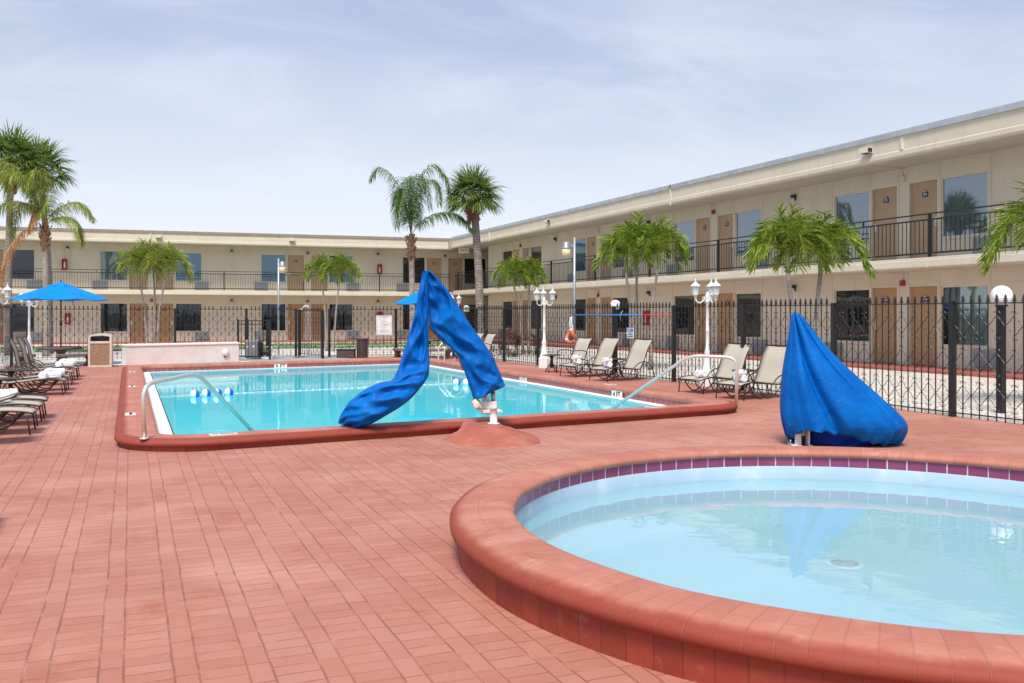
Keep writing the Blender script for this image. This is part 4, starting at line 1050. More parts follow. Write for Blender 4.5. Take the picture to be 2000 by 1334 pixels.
def fan_palm(label, bpx, cpx, cpy, Y, seed, R=1.25, tr=.13, base_z=-.05, n=56, dead=8, m='leaffan'):
    r = random.Random(seed); loc = G(bpx, Y, base_z); top = V(cpx, cpy, Y)-loc; t = thing('fan_palm', label, 'palm tree', loc)
    tp = curve_pts([Vec((0, 0, -.05)), Vec((top.x*.1, top.y*.1, top.z*.45)), Vec((top.x*.85, top.y*.85, top.z-.55))], 12)
    MB().tube(tp, [tr*(1.25 if i == 0 else 1.02-.012*i) for i in range(13)], 16).build('trunk', M['trunkfat'], t)
    bt = MB(); hb = Vec((top.x, top.y, top.z-.95))
    for k in range(110):
        g = k*2.4; z = -.30+.85*(k/110); rr = tr*(1.0+.55*sin(pi*min(1, max(0, (z+.3)/1.0))))
        o = hb+Vec((cos(g)*rr*.75, sin(g)*rr*.75, z)); d = Vec((cos(g+.3*(-1)**k), sin(g+.3*(-1)**k), .9)).normalized()
        bt.beam(o, o+d*r.uniform(.10, .22), .045, .02, up=(cos(g), sin(g), .2))
    bt.tube([hb+Vec((0, 0, -.15)), hb+Vec((0, 0, .35)), hb+Vec((0, 0, .9))], [tr*.95, tr*1.15, tr*.6], 12)
    bt.build('leaf_boots', M['boots'], t)
    lf = MB(); rc = MB(); dl = MB()
    for k in range(n+dead):
        isd = k >= n
        g = 2.39996*k+r.uniform(-.2, .2); f_ = k/n
        el = radians(82-112*f_**.9) if not isd else radians(-48-r.uniform(0, 20))
        d = Vec((cos(g)*cos(el), sin(g)*cos(el), sin(el))); o = top+Vec((cos(g)*.05, sin(g)*.05, -.15))
        pl = R*(.42+.13*r.random())*(1 if not isd else .6)
        hub = o+d*pl+Vec((0, 0, -.10*pl))
        rc.tube([o, o+d*pl*.5+Vec((0, 0, .02)), hub], [.014, .011, .008], 5, cap=False)
        side = d.cross(Vec((0, 0, 1)))
        if side.length < .1: side = Vec((1, 0, 0))
        side.normalize(); up = side.cross(d); seg = R*.60*r.uniform(.85, 1.1)*(1 if not isd else .65); ns = 24 if not isd else 12
        dk = dl if isd else lf
        roll = r.uniform(-.5, .5)
        s2 = side*cos(roll)+up*sin(roll); u2 = -side*sin(roll)+up*cos(roll)
        for j in range(ns):
            a = radians(-108+216*j/(ns-1)); L_ = seg*(.62+.38*cos(a*.75))
            dd = d*cos(a)+s2*sin(a)+u2*(.28*abs(sin(a)))+Vec((0, 0, -.12))
            strip_leaf(dk, hub+dd*.02, dd, L_*r.uniform(.9, 1.08), .056, .24*r.uniform(.5, 1.5) if not isd else .5, 4, twist=.25*(-1)**j)
    lo = lf.build('crown', M[m], t, fix=False); rc.build('petioles', M['petiole'], lo)
    if dead: dl.build('dead_leaves', M['leafdead'], t, fix=False)
    return t
def queen_palm(label, bpx, cpx, cpy, Y, seed, fr, tr=.11, base_z=-.05, m='leafdark', deadfr=(), L=.62, dens=70):
    """fr: frond paths given as offsets (right, away, up) in metres from the crown"""
    r = random.Random(seed); loc = G(bpx, Y, base_z); top = V(cpx, cpy, Y)-loc; t = thing('queen_palm', label, 'palm tree', loc)
    tp = curve_pts([Vec((0, 0, -.05)), Vec((top.x*.3, top.y*.3, top.z*.5)), Vec((top.x, top.y, top.z-.3))], 12)
    MB().tube(tp, [tr*(1.3 if i == 0 else 1.0-.008*i) for i in range(13)], 14).build('trunk', M['trunkgrey'], t)
    bt = MB()
    for k in range(26):
        g = k*2.4; z = -.85+.75*(k/26); o = top+Vec((cos(g)*tr*.7, sin(g)*tr*.7, z)); d = Vec((cos(g)*.6, sin(g)*.6, 1)).normalized()
        bt.beam(o, o+d*r.uniform(.18, .32), .085, .03, up=(cos(g), sin(g), .1))
    bt.tube([top+Vec((0, 0, -.9)), top+Vec((0, 0, -.4)), top+Vec((0, 0, .1))], [tr*.95, tr*1.2, tr*.7], 12)
    bt.build('leaf_boots', M['boots'], t)
    R_ = Vec((ct, -st, 0)); A_ = Vec((st, ct, 0))
    lf = MB(); rc = MB(); dl = MB()
    for k, path in enumerate(fr):
        ctrl = [top]+[top+R_*a+A_*b_+Vec((0, 0, c)) for a, b_, c in path]
        frond(lf, rc, ctrl, dens, L, .026, .55, .1, .16, r, 2, .4, .35)
    lo = lf.build('crown', M[m], t, fix=False); rc.build('rachis', M['petiole'], lo)
    if deadfr:
        for path in deadfr:
            ctrl = [top]+[top+R_*a+A_*b_+Vec((0, 0, c)) for a, b_, c in path]
            frond(dl, rc2 := MB(), ctrl, 60, L*.8, .022, .8, -.1, .2, r, 2, .4, .35)
            dl.tube(curve_pts(ctrl, 10), .014, 5)
        dl.build('dead_frond', M['leafdead'], t, fix=False)
    return t
k33 = 33/1800
def off(px, py, cx, cy, Y, away=0.): return ((px-cx)*Y/1800, away, (cy-py)*Y/1800)
def path(cx, cy, Y, pts, aw=0.): return [off(x, y, cx, cy, Y, aw*(i+1)/len(pts)) for i, (x, y) in enumerate(pts)]
QC = (803, 462)
q = lambda pts, aw=0.: path(QC[0], QC[1], 33, pts, aw)
queen_palm('tall queen palm with drooping feathery fronds, left of the fan palm in the centre', 806, QC[0], QC[1], 33.5, 4, [
    q([(795, 410), (770, 350), (738, 322), (720, 345)], .4), q([(808, 400), (822, 345), (846, 316), (872, 345), (878, 380)], .6),
    q([(803, 410), (800, 370), (797, 352), (790, 400), (786, 440)], -1.3), q([(805, 400), (812, 352), (818, 360), (822, 410), (824, 440)], -1.2),
    q([(796, 420), (784, 380), (778, 378), (776, 420), (779, 445)], -.6), q([(815, 440), (838, 422), (866, 414), (898, 420), (922, 446)], .2),
    q([(804, 400), (806, 350), (812, 330), (826, 350), (834, 395)], 1.5), q([(803, 420), (803, 375), (800, 352), (801, 345)], .1),
    q([(800, 420), (788, 372), (772, 362), (762, 390)], 1.2), q([(808, 410), (836, 356), (856, 362), (862, 400)], -.7)])
fan_palm('tall fan palm with round crown and bristly boots, right of the central queen palm', 937, 924, 374, 34, 8, R=1.22, tr=.155, n=58, dead=3)
fan_palm('tall fan palm at the left edge with the biggest shaggy crown', 16, 22, 312, 33, 21, R=1.45, tr=.12, n=64, dead=8)
fan_palm('second tall fan palm just behind the one at the left edge, its crown further right', 97, 76, 322, 35, 33, R=1.35, tr=.12, n=54, dead=14)
QL = (88, 440); ql = lambda pts, aw=0.: path(QL[0], QL[1], 31.5, pts, aw)
queen_palm('queen palm with yellowish fronds and one dead orange frond, behind the left umbrella', 91, QL[0], QL[1], 31.5, 9, [
    ql([(100, 418), (128, 398), (152, 396), (176, 424)], .2), ql([(104, 430), (130, 424), (152, 438), (164, 474)], -.2),
    ql([(84, 400), (66, 360), (50, 350), (52, 400)], -1.2), ql([(92, 390), (94, 350), (86, 340), (80, 380)], -1.0),
    ql([(70, 405), (30, 395), (8, 410), (4, 445)], -.4), ql([(78, 400), (50, 345), (25, 340), (6, 380)], -.8),
    ql([(80, 412), (44, 398), (22, 420), (16, 460)], .3), ql([(94, 400), (108, 372), (112, 392), (106, 425)], -.9), ql([(76, 396), (40, 330), (12, 325), (-8, 370)], -.6)],
    tr=.10, m='leafyellow', deadfr=[ql([(70, 448), (48, 455), (22, 500), (13, 560)], -.4), ql([(86, 425), (84, 412), (80, 425), (76, 452)], -.6)])
sp_ = 'three slim feather palms growing together'
feather_palm('slim feather palm, left of the three behind the white planter wall', 291, 271, 520, 31, 1, m='leafyellow', base_z=-.02, R=1.0)
feather_palm('slim feather palm, middle of the three behind the white planter wall', 300, 300, 512, 31.3, 2, m='leafyellow', base_z=-.02, R=.9)
feather_palm('slim feather palm, right of the three behind the white planter wall', 306, 325, 522, 30.8, 3, m='leafyellow', base_z=-.02, R=1.0)
feather_palm('slim feather palm, left of the pair leaning over the open gate', 638, 628, 535, 36.5, 5, R=.92, base_z=-.08)
feather_palm('slim feather palm, right of the pair beside the open gate', 650, 664, 532, 36.0, 6, R=.95, base_z=-.08)
feather_palm('slim feather palm, left of the pair by the building corner', 1023, 1003, 542, 32.6, 7, R=.95)
feather_palm('slim feather palm, right of the pair by the building corner', 1033, 1034, 540, 32.9, 8, R=.85)
feather_palm('slim feather palm, left of the three behind the blue and red pole', 1236, 1221, 500, 23.5, 12, R=.98)
feather_palm('slim feather palm, middle and tallest of the three behind the blue and red pole', 1247, 1243, 480, 24, 13, R=.95)
feather_palm('slim feather palm, right of the three behind the blue and red pole', 1270, 1287, 492, 23.2, 14, R=.98)
feather_palm('feather palm, left of the big pair above the round pool lift', 1546, 1538, 490, 18, 15, R=1.0, n=19, trunk_r=.06)
feather_palm('feather palm, right of the big pair above the round pool lift', 1590, 1604, 494, 18.3, 16, R=1.0, n=19, trunk_r=.06)
feather_palm('feather palm cut off by the right edge of the picture, over the globe lamp', 2075, 2052, 470, 13.9, 17, R=1.15, n=22, trunk_r=.06)
# shrubs under the corner palms
def shrub(label, p, h, n, m, seed, cat='shrub', name='ti_plant', L=.3, w=.07):
    r = random.Random(seed); t = thing(name, label, cat, p); lf = MB(); st_ = MB()
    for k in range(n):
        g = r.uniform(0, 2*pi); rr = r.uniform(0, .28); hh = h*r.uniform(.5, 1.)
        q = Vec((rr*cos(g)*1.2, rr*sin(g), hh)); st_.tube([(rr*.3*cos(g), rr*.3*sin(g), 0), q*.6+Vec((0, 0, .02)), q], .008, 5)
        for j in range(12):
            a = j*2.4; e = r.uniform(-.1, .9); strip_leaf(lf, q+Vec((0, 0, -.02*j)), Vec((cos(a), sin(a), e)), L*r.uniform(.7, 1.1), w, .25, 3)
    st_.build('stems', M['wood'], t); lf.build('leaves', M[m], t, fix=False); return t
for i, (px, Y, h, n) in enumerate([(992, 32.2, 1.0, 9), (1012, 31.6, .8, 8), (1046, 32, .75, 7), (975, 31.5, .55, 6)]):
    shrub(['tall dark red ti plant under the corner palms, left of their trunks', 'dark red ti plant right in front of the corner palm trunks', 'dark red ti plant on the right of the corner palm trunks', 'low dark red ti plant furthest left under the corner palms'][i], G(px, Y), h, n, 'leafti', 40+i)
for i, (px, Y, h, n, m) in enumerate([(955, 31, .45, 12, 'leafbush'), (1006, 30.4, .2, 9, 'grass'), (1050, 31, .3, 7, 'leafbush'), (835, 33, .4, 8, 'leafbush'), (930, 33, .55, 12, 'leafbush')]):
    shrub(['round green shrub behind the far white sling chairs', 'small bright green tuft in front of the corner palm trunks', 'small green shrub right of the corner palms', 'green shrub seen between the two legs of the blue lift cover', 'dark green shrub at the foot of the tall fan palm'][i], G(px, Y), h, n, m, 60+i, name='shrub', L=.22, w=.05)
# ------------------------------------------------------------------ sun loungers and chairs
def ribbon(prof, y0, y1, th=.008, segs=6, sag=.012):
    """sling fabric between two side rails, slightly sagging across"""
    vs = []; n = len(prof); W = segs+1
    for lay in (0, 1):
        for i, (x, z) in enumerate(prof):
            x2, z2 = prof[min(i+1, n-1)]; x1, z1 = prof[max(i-1, 0)]; tx, tz = x2-x1, z2-z1; L = hypot(tx, tz); nx, nz = -tz/L, tx/L
            for j in range(W):
                y = y0+(y1-y0)*j/segs; s_ = sag*sin(pi*j/segs)+th*lay
                vs.append((x-nx*s_, y, z-nz*s_))
    fs = []
    for lay in (0, 1):
        o = lay*n*W
        for i in range(n-1):
            for j in range(segs): fs.append((o+i*W+j, o+(i+1)*W+j, o+(i+1)*W+j+1, o+i*W+j+1))
    o = n*W
    for i in range(n-1):
        for j in (0, segs): fs.append((i*W+j, (i+1)*W+j, o+(i+1)*W+j, o+i*W+j))
    for i in (0, n-1):
        for j in range(segs): fs.append((i*W+j, i*W+j+1, o+i*W+j+1, o+i*W+j))
    return MB().add(vs, fs, True)
def prof2(pts, n=16): return [(p.x, p.z) for p in curve_pts([Vec((x, 0, z)) for x, z in pts], n)]
def lounger(label, loc, rz, back=60, group='sling sun loungers on the terrace'):
    t = thing('sun_lounger', label, 'sun lounger', loc, rz, group); W = .29
    seat = prof2([(0, .245), (.10, .27), (.35, .285), (.65, .25), (.92, .225)])
    a = radians(back); bx, bz = .92, .225
    bp = [(bx, bz), (bx+.25*cos(a), bz+.25*sin(a)), (bx+.48*cos(a)-.02*sin(a), bz+.48*sin(a)+.02*cos(a)), (bx+.72*cos(a)+.01*sin(a), bz+.72*sin(a)-.01*cos(a))]
    bpr = prof2(bp)
    ribbon(seat, -W+.01, W-.01).build('seat', M['sling'], t); ribbon(bpr, -W+.01, W-.01).build('backrest', M['sling'], t)
    f = MB()
    for s_ in (-1, 1):
        y = s_*W; f.tube([(x, y, z) for x, z in seat], .011, 6); f.tube([(x, y, z) for x, z in bpr], .011, 6)
    f.tube([(0, -W, .245), (0, W, .245)], .010, 6); f.tube([(bpr[-1][0], -W, bpr[-1][1]), (bpr[-1][0], W, bpr[-1][1])], .012, 6)
    f.tube([(.5, -W, .26), (.5, W, .26)], .009, 6)
    f.build('frame', M['slingframe'], t)
    for s_ in (-1, 1):
        y = s_*(W+.014)
        MB().tube([(.07, y, .26), (.045, y, .12), (.03, y, 0)], .011, 6).build('leg', M['slingframe'], t)
        MB().tube(curve_pts([Vec((x, y, z)) for x, z in [(.16, .27), (.24, .12), (.38, .018), (.55, .06), (.70, .22), (.84, .345), (1.0, .39), (1.16, .345), (1.26, .19), (1.32, 0)]], 30), .011, 6).build('arm_rail', M['slingframe'], t)
        MB().tube(curve_pts([Vec((x, y-s_*.02, z)) for x, z in [(.36, .275), (.46, .10), (.62, .014), (.80, .08), (.94, .21)]], 18), .010, 6).build('runner', M['slingframe'], t)
    return t
def sling_chair(label, loc, rz):
    t = thing('sling_chair', label, 'chair', loc, rz, 'high backed sling chairs'); W = .25
    a = radians(112)
    seat = prof2([(-.24, .36), (-.1, .345), (.18, .33)]); bp = prof2([(.18, .33), (.24, .50), (.33, .72), (.42, .83)])
    ribbon(seat, -W+.01, W-.01).build('seat', M['sling'], t); ribbon(bp, -W+.01, W-.01).build('backrest', M['sling'], t)
    f = MB()
    for s_ in (-1, 1):
        f.tube([(x, s_*W, z) for x, z in seat], .011, 6); f.tube([(x, s_*W, z) for x, z in bp], .011, 6)
    f.tube([(-.24, -W, .36), (-.24, W, .36)], .01, 6); f.tube([bp[-1][0:1][0] and (bp[-1][0], -W, bp[-1][1]), (bp[-1][0], W, bp[-1][1])], .011, 6)
    f.build('frame', M['slingframe'], t)
    for s_ in (-1, 1):
        y = s_*(W+.013)
        MB().tube(bend([(-.26, y, 0), (-.22, y, .54), (.10, y, .55), (.24, y, .5)], .08), .011, 6).build('arm_rail', M['slingframe'], t)
        MB().tube(bend([(.16, y, .33), (.24, y, .30), (.36, y, 0)], .08), .011, 6).build('leg', M['slingframe'], t)
    return t
def side_table(label, loc, r=.22, h=.41):
    t = thing('side_table', label, 'side table', loc, random.uniform(0, 1), 'small round side tables')
    MB().lathe([(r-.01, h-.022), (r, h-.015), (r, h-.004), (r-.012, h)], (0, 0, 0), 28).build('table_top', M['slingframe'], t)
    MB().lathe([(.03, .10), (.045, .2), (.03, .32), (.06, h-.03)], (0, 0, 0), 12).build('stem', M['slingframe'], t)
    for k in range(4):
        a = pi/2*k; MB().tube(curve_pts([Vec((.02*cos(a), .02*sin(a), .22)), Vec((.10*cos(a), .10*sin(a), .13)), Vec((.17*cos(a), .17*sin(a), 0))], 6), .012, 6).build('leg', M['slingframe'], t)
    return t
def towel(label, c, d, L=.30, r=.055):
    d = Vec(d).normalized(); t = thing('rolled_towel', label, 'towel', c, atan2(d.y, d.x), 'white towels rolled up on the sun loungers')
    X = Matrix.Rotation(pi/2, 3, 'Y'); m = MB()
    pr = [(.006, -L/2+.012), (r*.3, -L/2+.004), (r*.55, -L/2+.012), (r*.8, -L/2), (r, -L/2+.014), (r*1.02, -L/4), (r*.99, 0), (r*1.02, L/4), (r, L/2-.014), (r*.8, L/2), (r*.5, L/2-.012), (r*.3, L/2-.002), (.006, L/2-.012)]
    m.lathe(pr, (0, 0, r), 20, ax=X)
    m.tube([(-L/2+.01, r*.95, r*.5), (L/2-.01, r*.95, r*.5)], .01, 6)
    m.build('roll', M['terry'], t)
    s_ = MB(); s_.obox((L/2*.3, -r*.7, r*1.72), (.022, 0, 0), (0, .016, -.016), (0, .002, .002)); s_.build('woven_badge', M['navy'], t)
    return t
def loc_of(t, x, y, z):   # point on a placed lounger
    a = t.rotation_euler.z; return Vec((t.location.x+x*cos(a)-y*sin(a), t.location.y+x*sin(a)+y*cos(a), t.location.z+z))
def dvec(t, a): a += t.rotation_euler.z; return Vec((cos(a), sin(a), 0))
RZ = radians(9)
def by_legs(px, py, rz): p = P(px, py); return Vec((p.x-.04*cos(rz), p.y-.04*sin(rz), 0))
spots = [
 ('furthest sling sun lounger by the right fence, next to the stone footed lamp', by_legs(1110, 736, RZ), RZ, 62, 1),
 ('second sling sun lounger from the far end of the right fence', by_legs(1169, 744, RZ), RZ, 62, 1),
 ('sling sun lounger seen through the arch of the right handrail, near the white lamp post', by_legs(1350, 768, RZ+.03), RZ+.03, 62, 1),
 ('sling sun lounger half hidden by the blue cover of the round pool lift', by_legs(1426, 780, RZ+.03), RZ+.03, 62, 1),
]
rl_ = []
for lb, p, rz, bk, tw in spots: rl_.append(lounger(lb, p, rz, bk))
WHO = ['far lounger by the right fence', 'second lounger by the right fence', 'lounger behind the right handrail arch', 'lounger next to the blue round pool cover']
for t_, who in zip(rl_, WHO):
    towel('white rolled towel lying along the '+who, loc_of(t_, .30, .02, .285), dvec(t_, 1.25), .32)
    towel('shorter white rolled towel across the '+who, loc_of(t_, .22, -.06, .285+(.09 if t_ in (rl_[0], rl_[1], rl_[3]) else .0)), dvec(t_, .15), .24)
LZ = pi
left = [  # y, back angle, towels, label
 (12.25, 8, 0, 'nearest flat sun lounger at the left, just beyond the sling chair'),
 (13.15, 8, 1, 'second flat sun lounger at the left, with a towel at its head end'),
 (13.95, 8, 1, 'third flat sun lounger at the left, the last before the gap'),
 (17.85, 14, 1, 'flat sun lounger at the left right after the gap, showing its curved runners'),
 (18.85, 14, 1, 'flat sun lounger at the left, two before those with raised backs'),
 (20.3, 74, 0, 'first sun lounger at the left with a raised back, nearest of the three'),
 (21.7, 74, 1, 'sun lounger at the left with a raised back, middle of the three'),
 (22.75, 74, 1, 'sun lounger at the left with a raised back, next to the stone bench')]
for y, bk, tw, lb in left:
    t_ = lounger(lb, (-1.04, y, 0), LZ+random.uniform(-.05, .05), bk)
    if tw:
        towel('long white rolled towel on '+lb.split(',')[0].replace('flat ', ''), loc_of(t_, .62 if y < 15 else .34, .02, .275), dvec(t_, 1.45), .34, .065)
        towel('short white rolled towel on '+lb.split(',')[0].replace('flat ', ''), loc_of(t_, .50 if y < 15 else .22, -.05, .275), dvec(t_, .35), .28, .06)
lounger('sun lounger cut off by the left edge of the picture, only its foot showing', (-.88, 6.75, 0), LZ, 10)
lounger('nearest sun lounger with its low raised back towards the pool, at the left edge', (-2.72, 11.3, 0), 0., 25)
for x, y, rz, lb in ((9.30, 24.9, 8, 'sling chair at the far right corner of the pool, nearer of the two together'), (9.25, 25.75, 8, 'sling chair at the far right corner of the pool, further of the two together'), (9.6, 19.5, 14, 'sling chair standing alone behind the small round table by the right fence')):
    sling_chair(lb, (x, y, 0), radians(rz))
side_table('small round side table in front of the single sling chair by the right fence', (9.35, 20.1, 0), .23, .42)
side_table('small round side table between the two far loungers of the right fence', (9.85, 17.85, 0), .24, .42)
side_table('small round side table between the loungers by the round pool cover', (9.95, 13.35, 0), .24, .42)
side_table('small round side table between the flat loungers at the left', (-1.95, 18.35, 0), .3, .42)
side_table('small round side table at the left edge of the picture, before the lounger gap', (-1.85, 15.9, 0), .28, .42)

# ------------------------------------------------------------------ stone tables, benches, umbrellas
def stone_table(label, c, r=.52, h=.52):
    t = thing('stone_table', label, 'stone table', c, 0, 'round stone tables under the umbrellas')
    MB().lathe([(r-.03, h-.075), (r, h-.06), (r, h-.015), (r-.03, h)], (0, 0, 0), 36).build('table_top', M['agg'], t)
    MB().lathe([(.17, 0), (.17, .06), (.10, .14), (.085, .26), (.11, .36), (.20, h-.076)], (0, 0, 0), 20).build('pedestal', M['agg'], t)
    return t
def stone_bench(label, c, rz, r=.95, ang=70, h=.33):
    t = thing('stone_bench', label, 'stone bench', c, rz, 'curved stone benches round the tables')
    a0 = radians(-ang/2); n = 14; poly = [((r-.16)*cos(a0+radians(ang)*k/n), (r-.16)*sin(a0+radians(ang)*k/n)) for k in range(n+1)]+[((r+.16)*cos(a0+radians(ang)*k/n), (r+.16)*sin(a0+radians(ang)*k/n)) for k in range(n, -1, -1)]
    MB().prism(poly, h-.07, h).build('seat', M['agg'], t, bevel=.015)
    for s_ in (-1, 1):
        a = radians(ang)*.36*s_; q = MB()
        q.lathe([(.15, 0), (.15, .05), (.10, .09), (.085, .16), (.12, .22), (.14, h-.071)], (r*cos(a), r*sin(a), 0), 4, False); q.build('leg', M['agg'], t)
    return t
def umbrella(label, c, r, rim, top, lean=0., rz=.2, strap=None):
    t = thing('patio_umbrella', label, 'umbrella', c, rz, 'blue market umbrellas'); n = 8
    MB().tube([(0, 0, 0), (0, 0, top-.02)], .019, 10).build('pole', M['slingframe'], t)
    MB().lathe([(.026, rim-.72), (.034, rim-.68), (.03, rim-.60), (.026, rim-.58)], (0, 0, 0), 10).build('crank_housing', M['darkplastic'], t)
    for lay, (R0, R1, zt, zb, nm) in enumerate(((0.02, r, top, rim, 'canopy'), (.01, r*.27, top+.035, top-(top-rim)*.25+.03, 'vent_cap'))):
        vs = []; fs = []; K = 10; SG = 6
        for i in range(K+1):
            f_ = i/K; 
            for k in range(n*SG):
                a = 2*pi*k/(n*SG); u_ = (k % SG)/SG; sc = cos(pi/n)/cos(((u_-.5)*2*pi/n)) if True else 1
                rr = R0+(R1-R0)*f_; zz = zt+(zb-zt)*(f_**1.12)-.03*f_*sin(pi*u_)
                rr2 = rr*(1-(1-sc)*.9)/1.0
                vs.append((rr2*cos(a), rr2*sin(a), zz))
        N_ = n*SG
        for i in range(K): fs += [(i*N_+k, i*N_+(k+1) % N_, (i+1)*N_+(k+1) % N_, (i+1)*N_+k) for k in range(N_)]
        fs.append(tuple(range(N_))); o = MB().add(vs, fs, False).build(nm, M['blueumb'], t)
        md = o.modifiers.new('solid', 'SOLIDIFY'); md.thickness = .004
    MB().lathe([(.02, top+.03), (.025, top+.05), (.005, top+.10)], (0, 0, 0), 10).build('finial', M['darkplastic'], t)
    for k in range(n):
        a = 2*pi*(k)/n; d = Vec((cos(a), sin(a), 0)); q = MB()
        q.beam(d*.03+Vec((0, 0, top-.05)), d*(r*.97)+Vec((0, 0, rim-.012)), .013); q.beam(d*.03+Vec((0, 0, rim+.02)), d*(r*.5)+Vec((0, 0, top-(top-rim)*.46-.03)), .010)
        q.build('rib', M['darkplastic'], t)
    if strap is not None:
        a = strap; q = MB(); q.tube([(cos(a)*.3, sin(a)*.3, rim+.03), (cos(a)*.31, sin(a)*.31, rim-.18)], .012, 5); q.build('strap', M['blueumb'], t)
    return t
tc1 = G(119, 25.2)
stone_table('round brown stone table under the left blue umbrella', tc1, .54, .50)
umbrella('open blue patio umbrella over the stone table at the left', tc1, 1.30, 1.80, 2.24, rz=.35, strap=-.5)
stone_bench('curved stone bench on the pool side of the left umbrella table', tc1, radians(-62), .95, 62)
stone_bench('curved stone bench on the right side of the left umbrella table, beside the pebble bin', tc1, radians(8), .95, 52)
stone_bench('curved stone bench on the left side of the left umbrella table', tc1, radians(195), .95, 62)
tc2 = G(830, 28.9)
stone_table('round brown stone table behind the blue lift cover', tc2, .52, .62)
umbrella('open blue patio umbrella mostly hidden behind the blue lift cover', tc2, 1.02, 1.72, 2.18, rz=.2, strap=2.9)
stone_bench('curved stone bench left of the table behind the blue lift cover', tc2, radians(188), .85, 66)
stone_bench('curved stone bench in front of the table behind the blue lift cover', tc2, radians(-80), .85, 76)
# ------------------------------------------------------------------ bins, planter wall, equipment
bp_ = P(197, 716.5); tb = thing('litter_bin', 'tall beige litter bin with pebble panel and arched hood at the left', 'litter bin', bp_, -TH+.33)
w_ = .285
MB().box(-w_, w_, -.25, .25, 0, .05).build('base', M['bagbeige'], tb, bevel=.01)
q = MB()
for s_ in (-1, 1): q.box(*(sorted((s_*w_, s_*(w_-.055)))), -.25, .25, .051, .80)
q.box(-w_+.056, w_-.056, -.25, .25, .62, .68); q.box(-w_+.056, w_-.056, .2, .25, .051, .80); q.build('shell', M['bagbeige'], tb, bevel=.008)
MB().box(-w_+.06, w_-.06, -.235, -.19, .055, .615).build('pebble_panel', M['pebble'], tb)
ar = [(w_*cos(pi*k/12), .80+.085*sin(pi*k/12)) for k in range(13)]; ai = [((w_-.06)*cos(pi*k/12), .795+.035*sin(pi*k/12)) for k in range(13)]
v_ = [(x, y, z) for y in (-.25, .25) for x, z in ar+ai]; fs_ = []
for k in range(12):
    fs_ += [(k, k+1, 13+k+1, 13+k), (26+k, 26+k+1, 39+k+1, 39+k), (k, k+1, 27+k, 26+k), (13+k, 14+k, 40+k, 39+k)]
fs_ += [(0, 13, 39, 26), (12, 25, 51, 38)]
MB().add(v_, fs_).build('hood', M['bagbeige'], tb); MB().box(-w_+.08, w_-.08, -.05, .19, .69, .78).build('liner', M['darkplastic'], tb)
sb_ = P(707.5, 698.5); b2 = thing('slatted_bin', 'dark brown slatted round litter bin by the far fence', 'litter bin', sb_)
q = MB()
for k in range(26):
    a = 2*pi*k/26; q.obox((.17*cos(a), .17*sin(a), .30), Vec((-sin(a), cos(a), 0))*.016, Vec((cos(a), sin(a), 0))*.008, (0, 0, .29))
q.build('slats', M['brownslat'], b2); MB().lathe([(.15, .02), (.155, .58)], (0, 0, 0), 20).build('liner', M['darkplastic'], b2)
MB().lathe([(.19, .57), (.195, .60), (.18, .625), (.10, .63)], (0, 0, 0), 24).build('lid_ring', M['brownslat'], b2)
db = P(676, 699); b3 = thing('storage_box', 'low dark brown deck box left of the slatted bin', 'storage box', db, -TH)
MB().box(-.28, .28, -.15, .18, 0, .24).build('body', M['brownslat'], b3, bevel=.012); MB().box(-.295, .295, -.165, .195, .243, .29).build('lid', M['darkplastic'], b3, bevel=.012)
wa = P(251, 713.2); wb = P(467, 705.5); dW = (wb-wa); LW = dW.length; aw_ = atan2(dW.y, dW.x)
wt = thing('planter_wall', 'low whitewashed block wall with a ragged cap between bin and heater cage', 'low wall', wa, aw_)
hh = .50
MB().box(0, LW, 0, .55, -.02, hh).build('wall', M['whitewash'], wt, bevel=.01)
MB().box(-.02, LW+.02, -.02, .57, hh+.002, hh+.055).build('cap', M['whitewash'], wt, bevel=.012)
q = MB(); r = random.Random(2)
for k in range(48): q.lathe([(.03, 0), (.035, .012), (.015, .03)], (.03+k*(LW-.06)/47, r.uniform(.02, .1), hh+.05), 6)
q.build('shell_edging', M['white'], wt)
MB().lathe([(.10, 0), (.10, .03), (.06, .05)], (LW*.865, -.02, .27), 16, ax=Matrix.Rotation(pi/2, 3, 'X')).build('pipe_cap', M['white'], wt)
MB().box(LW*.86-.03, LW*.86+.03, -.03, -.002, .13, .17).build('valve', M['redbox'], wt)
# heater and its black cage
hc = G(499, 28.6); ht = thing('pool_heater', 'grey and black pool heater inside the black cage', 'pool heater', hc, -TH)
MB().box(-.27, .18, -.24, .26, .05, .50).build('body', M['darkplastic'], ht, bevel=.03)
MB().box(-.235, .14, -.27, -.242, .09, .56).build('front_panel', M['greyplastic'], ht, bevel=.012)
MB().box(-.25, .16, -.26, .26, .503, .60).build('top_cover', M['greyplastic'], ht, bevel=.03)
q = MB(); q.box(-.20, -.13, -.276, -.271, .36, .41); q.build('warning_label', M['amber'], ht); q = MB(); q.box(-.02, .04, -.276, -.271, .37, .43); q.build('data_plate', M['signwhite'], ht)
pm = thing('pool_pump', 'black pool pump with white pipes beside the grey heater', 'pump', G(519, 28.7), -TH)
MB().lathe([(.08, -.17), (.10, -.12), (.10, .1), (.06, .17)], (0, 0, .2), 14, ax=Matrix.Rotation(pi/2, 3, 'Y')).build('motor', M['darkplastic'], pm)
MB().box(-.2, .25, -.12, .12, 0, .08).build('plinth', M['white'], pm); MB().tube(bend([(.12, 0, .2), (.2, 0, .2), (.2, 0, .36), (.02, .1, .36)], .05), .03, 8).build('pipe', M['signwhite'], pm)
MB().box(-.23, -.18, -.13, -.05, .1, .22).build('tag_plate', M['amber'], pm)
cg = thing('pump_cage', 'black iron cage round the pool heater at the end of the white wall', 'iron cage', G(465, 28.2), -TH)
W2 = .99*28.2/28.2; sc_ = 28.2/1800; x1 = (527-465)*sc_; xm = (511-465)*sc_
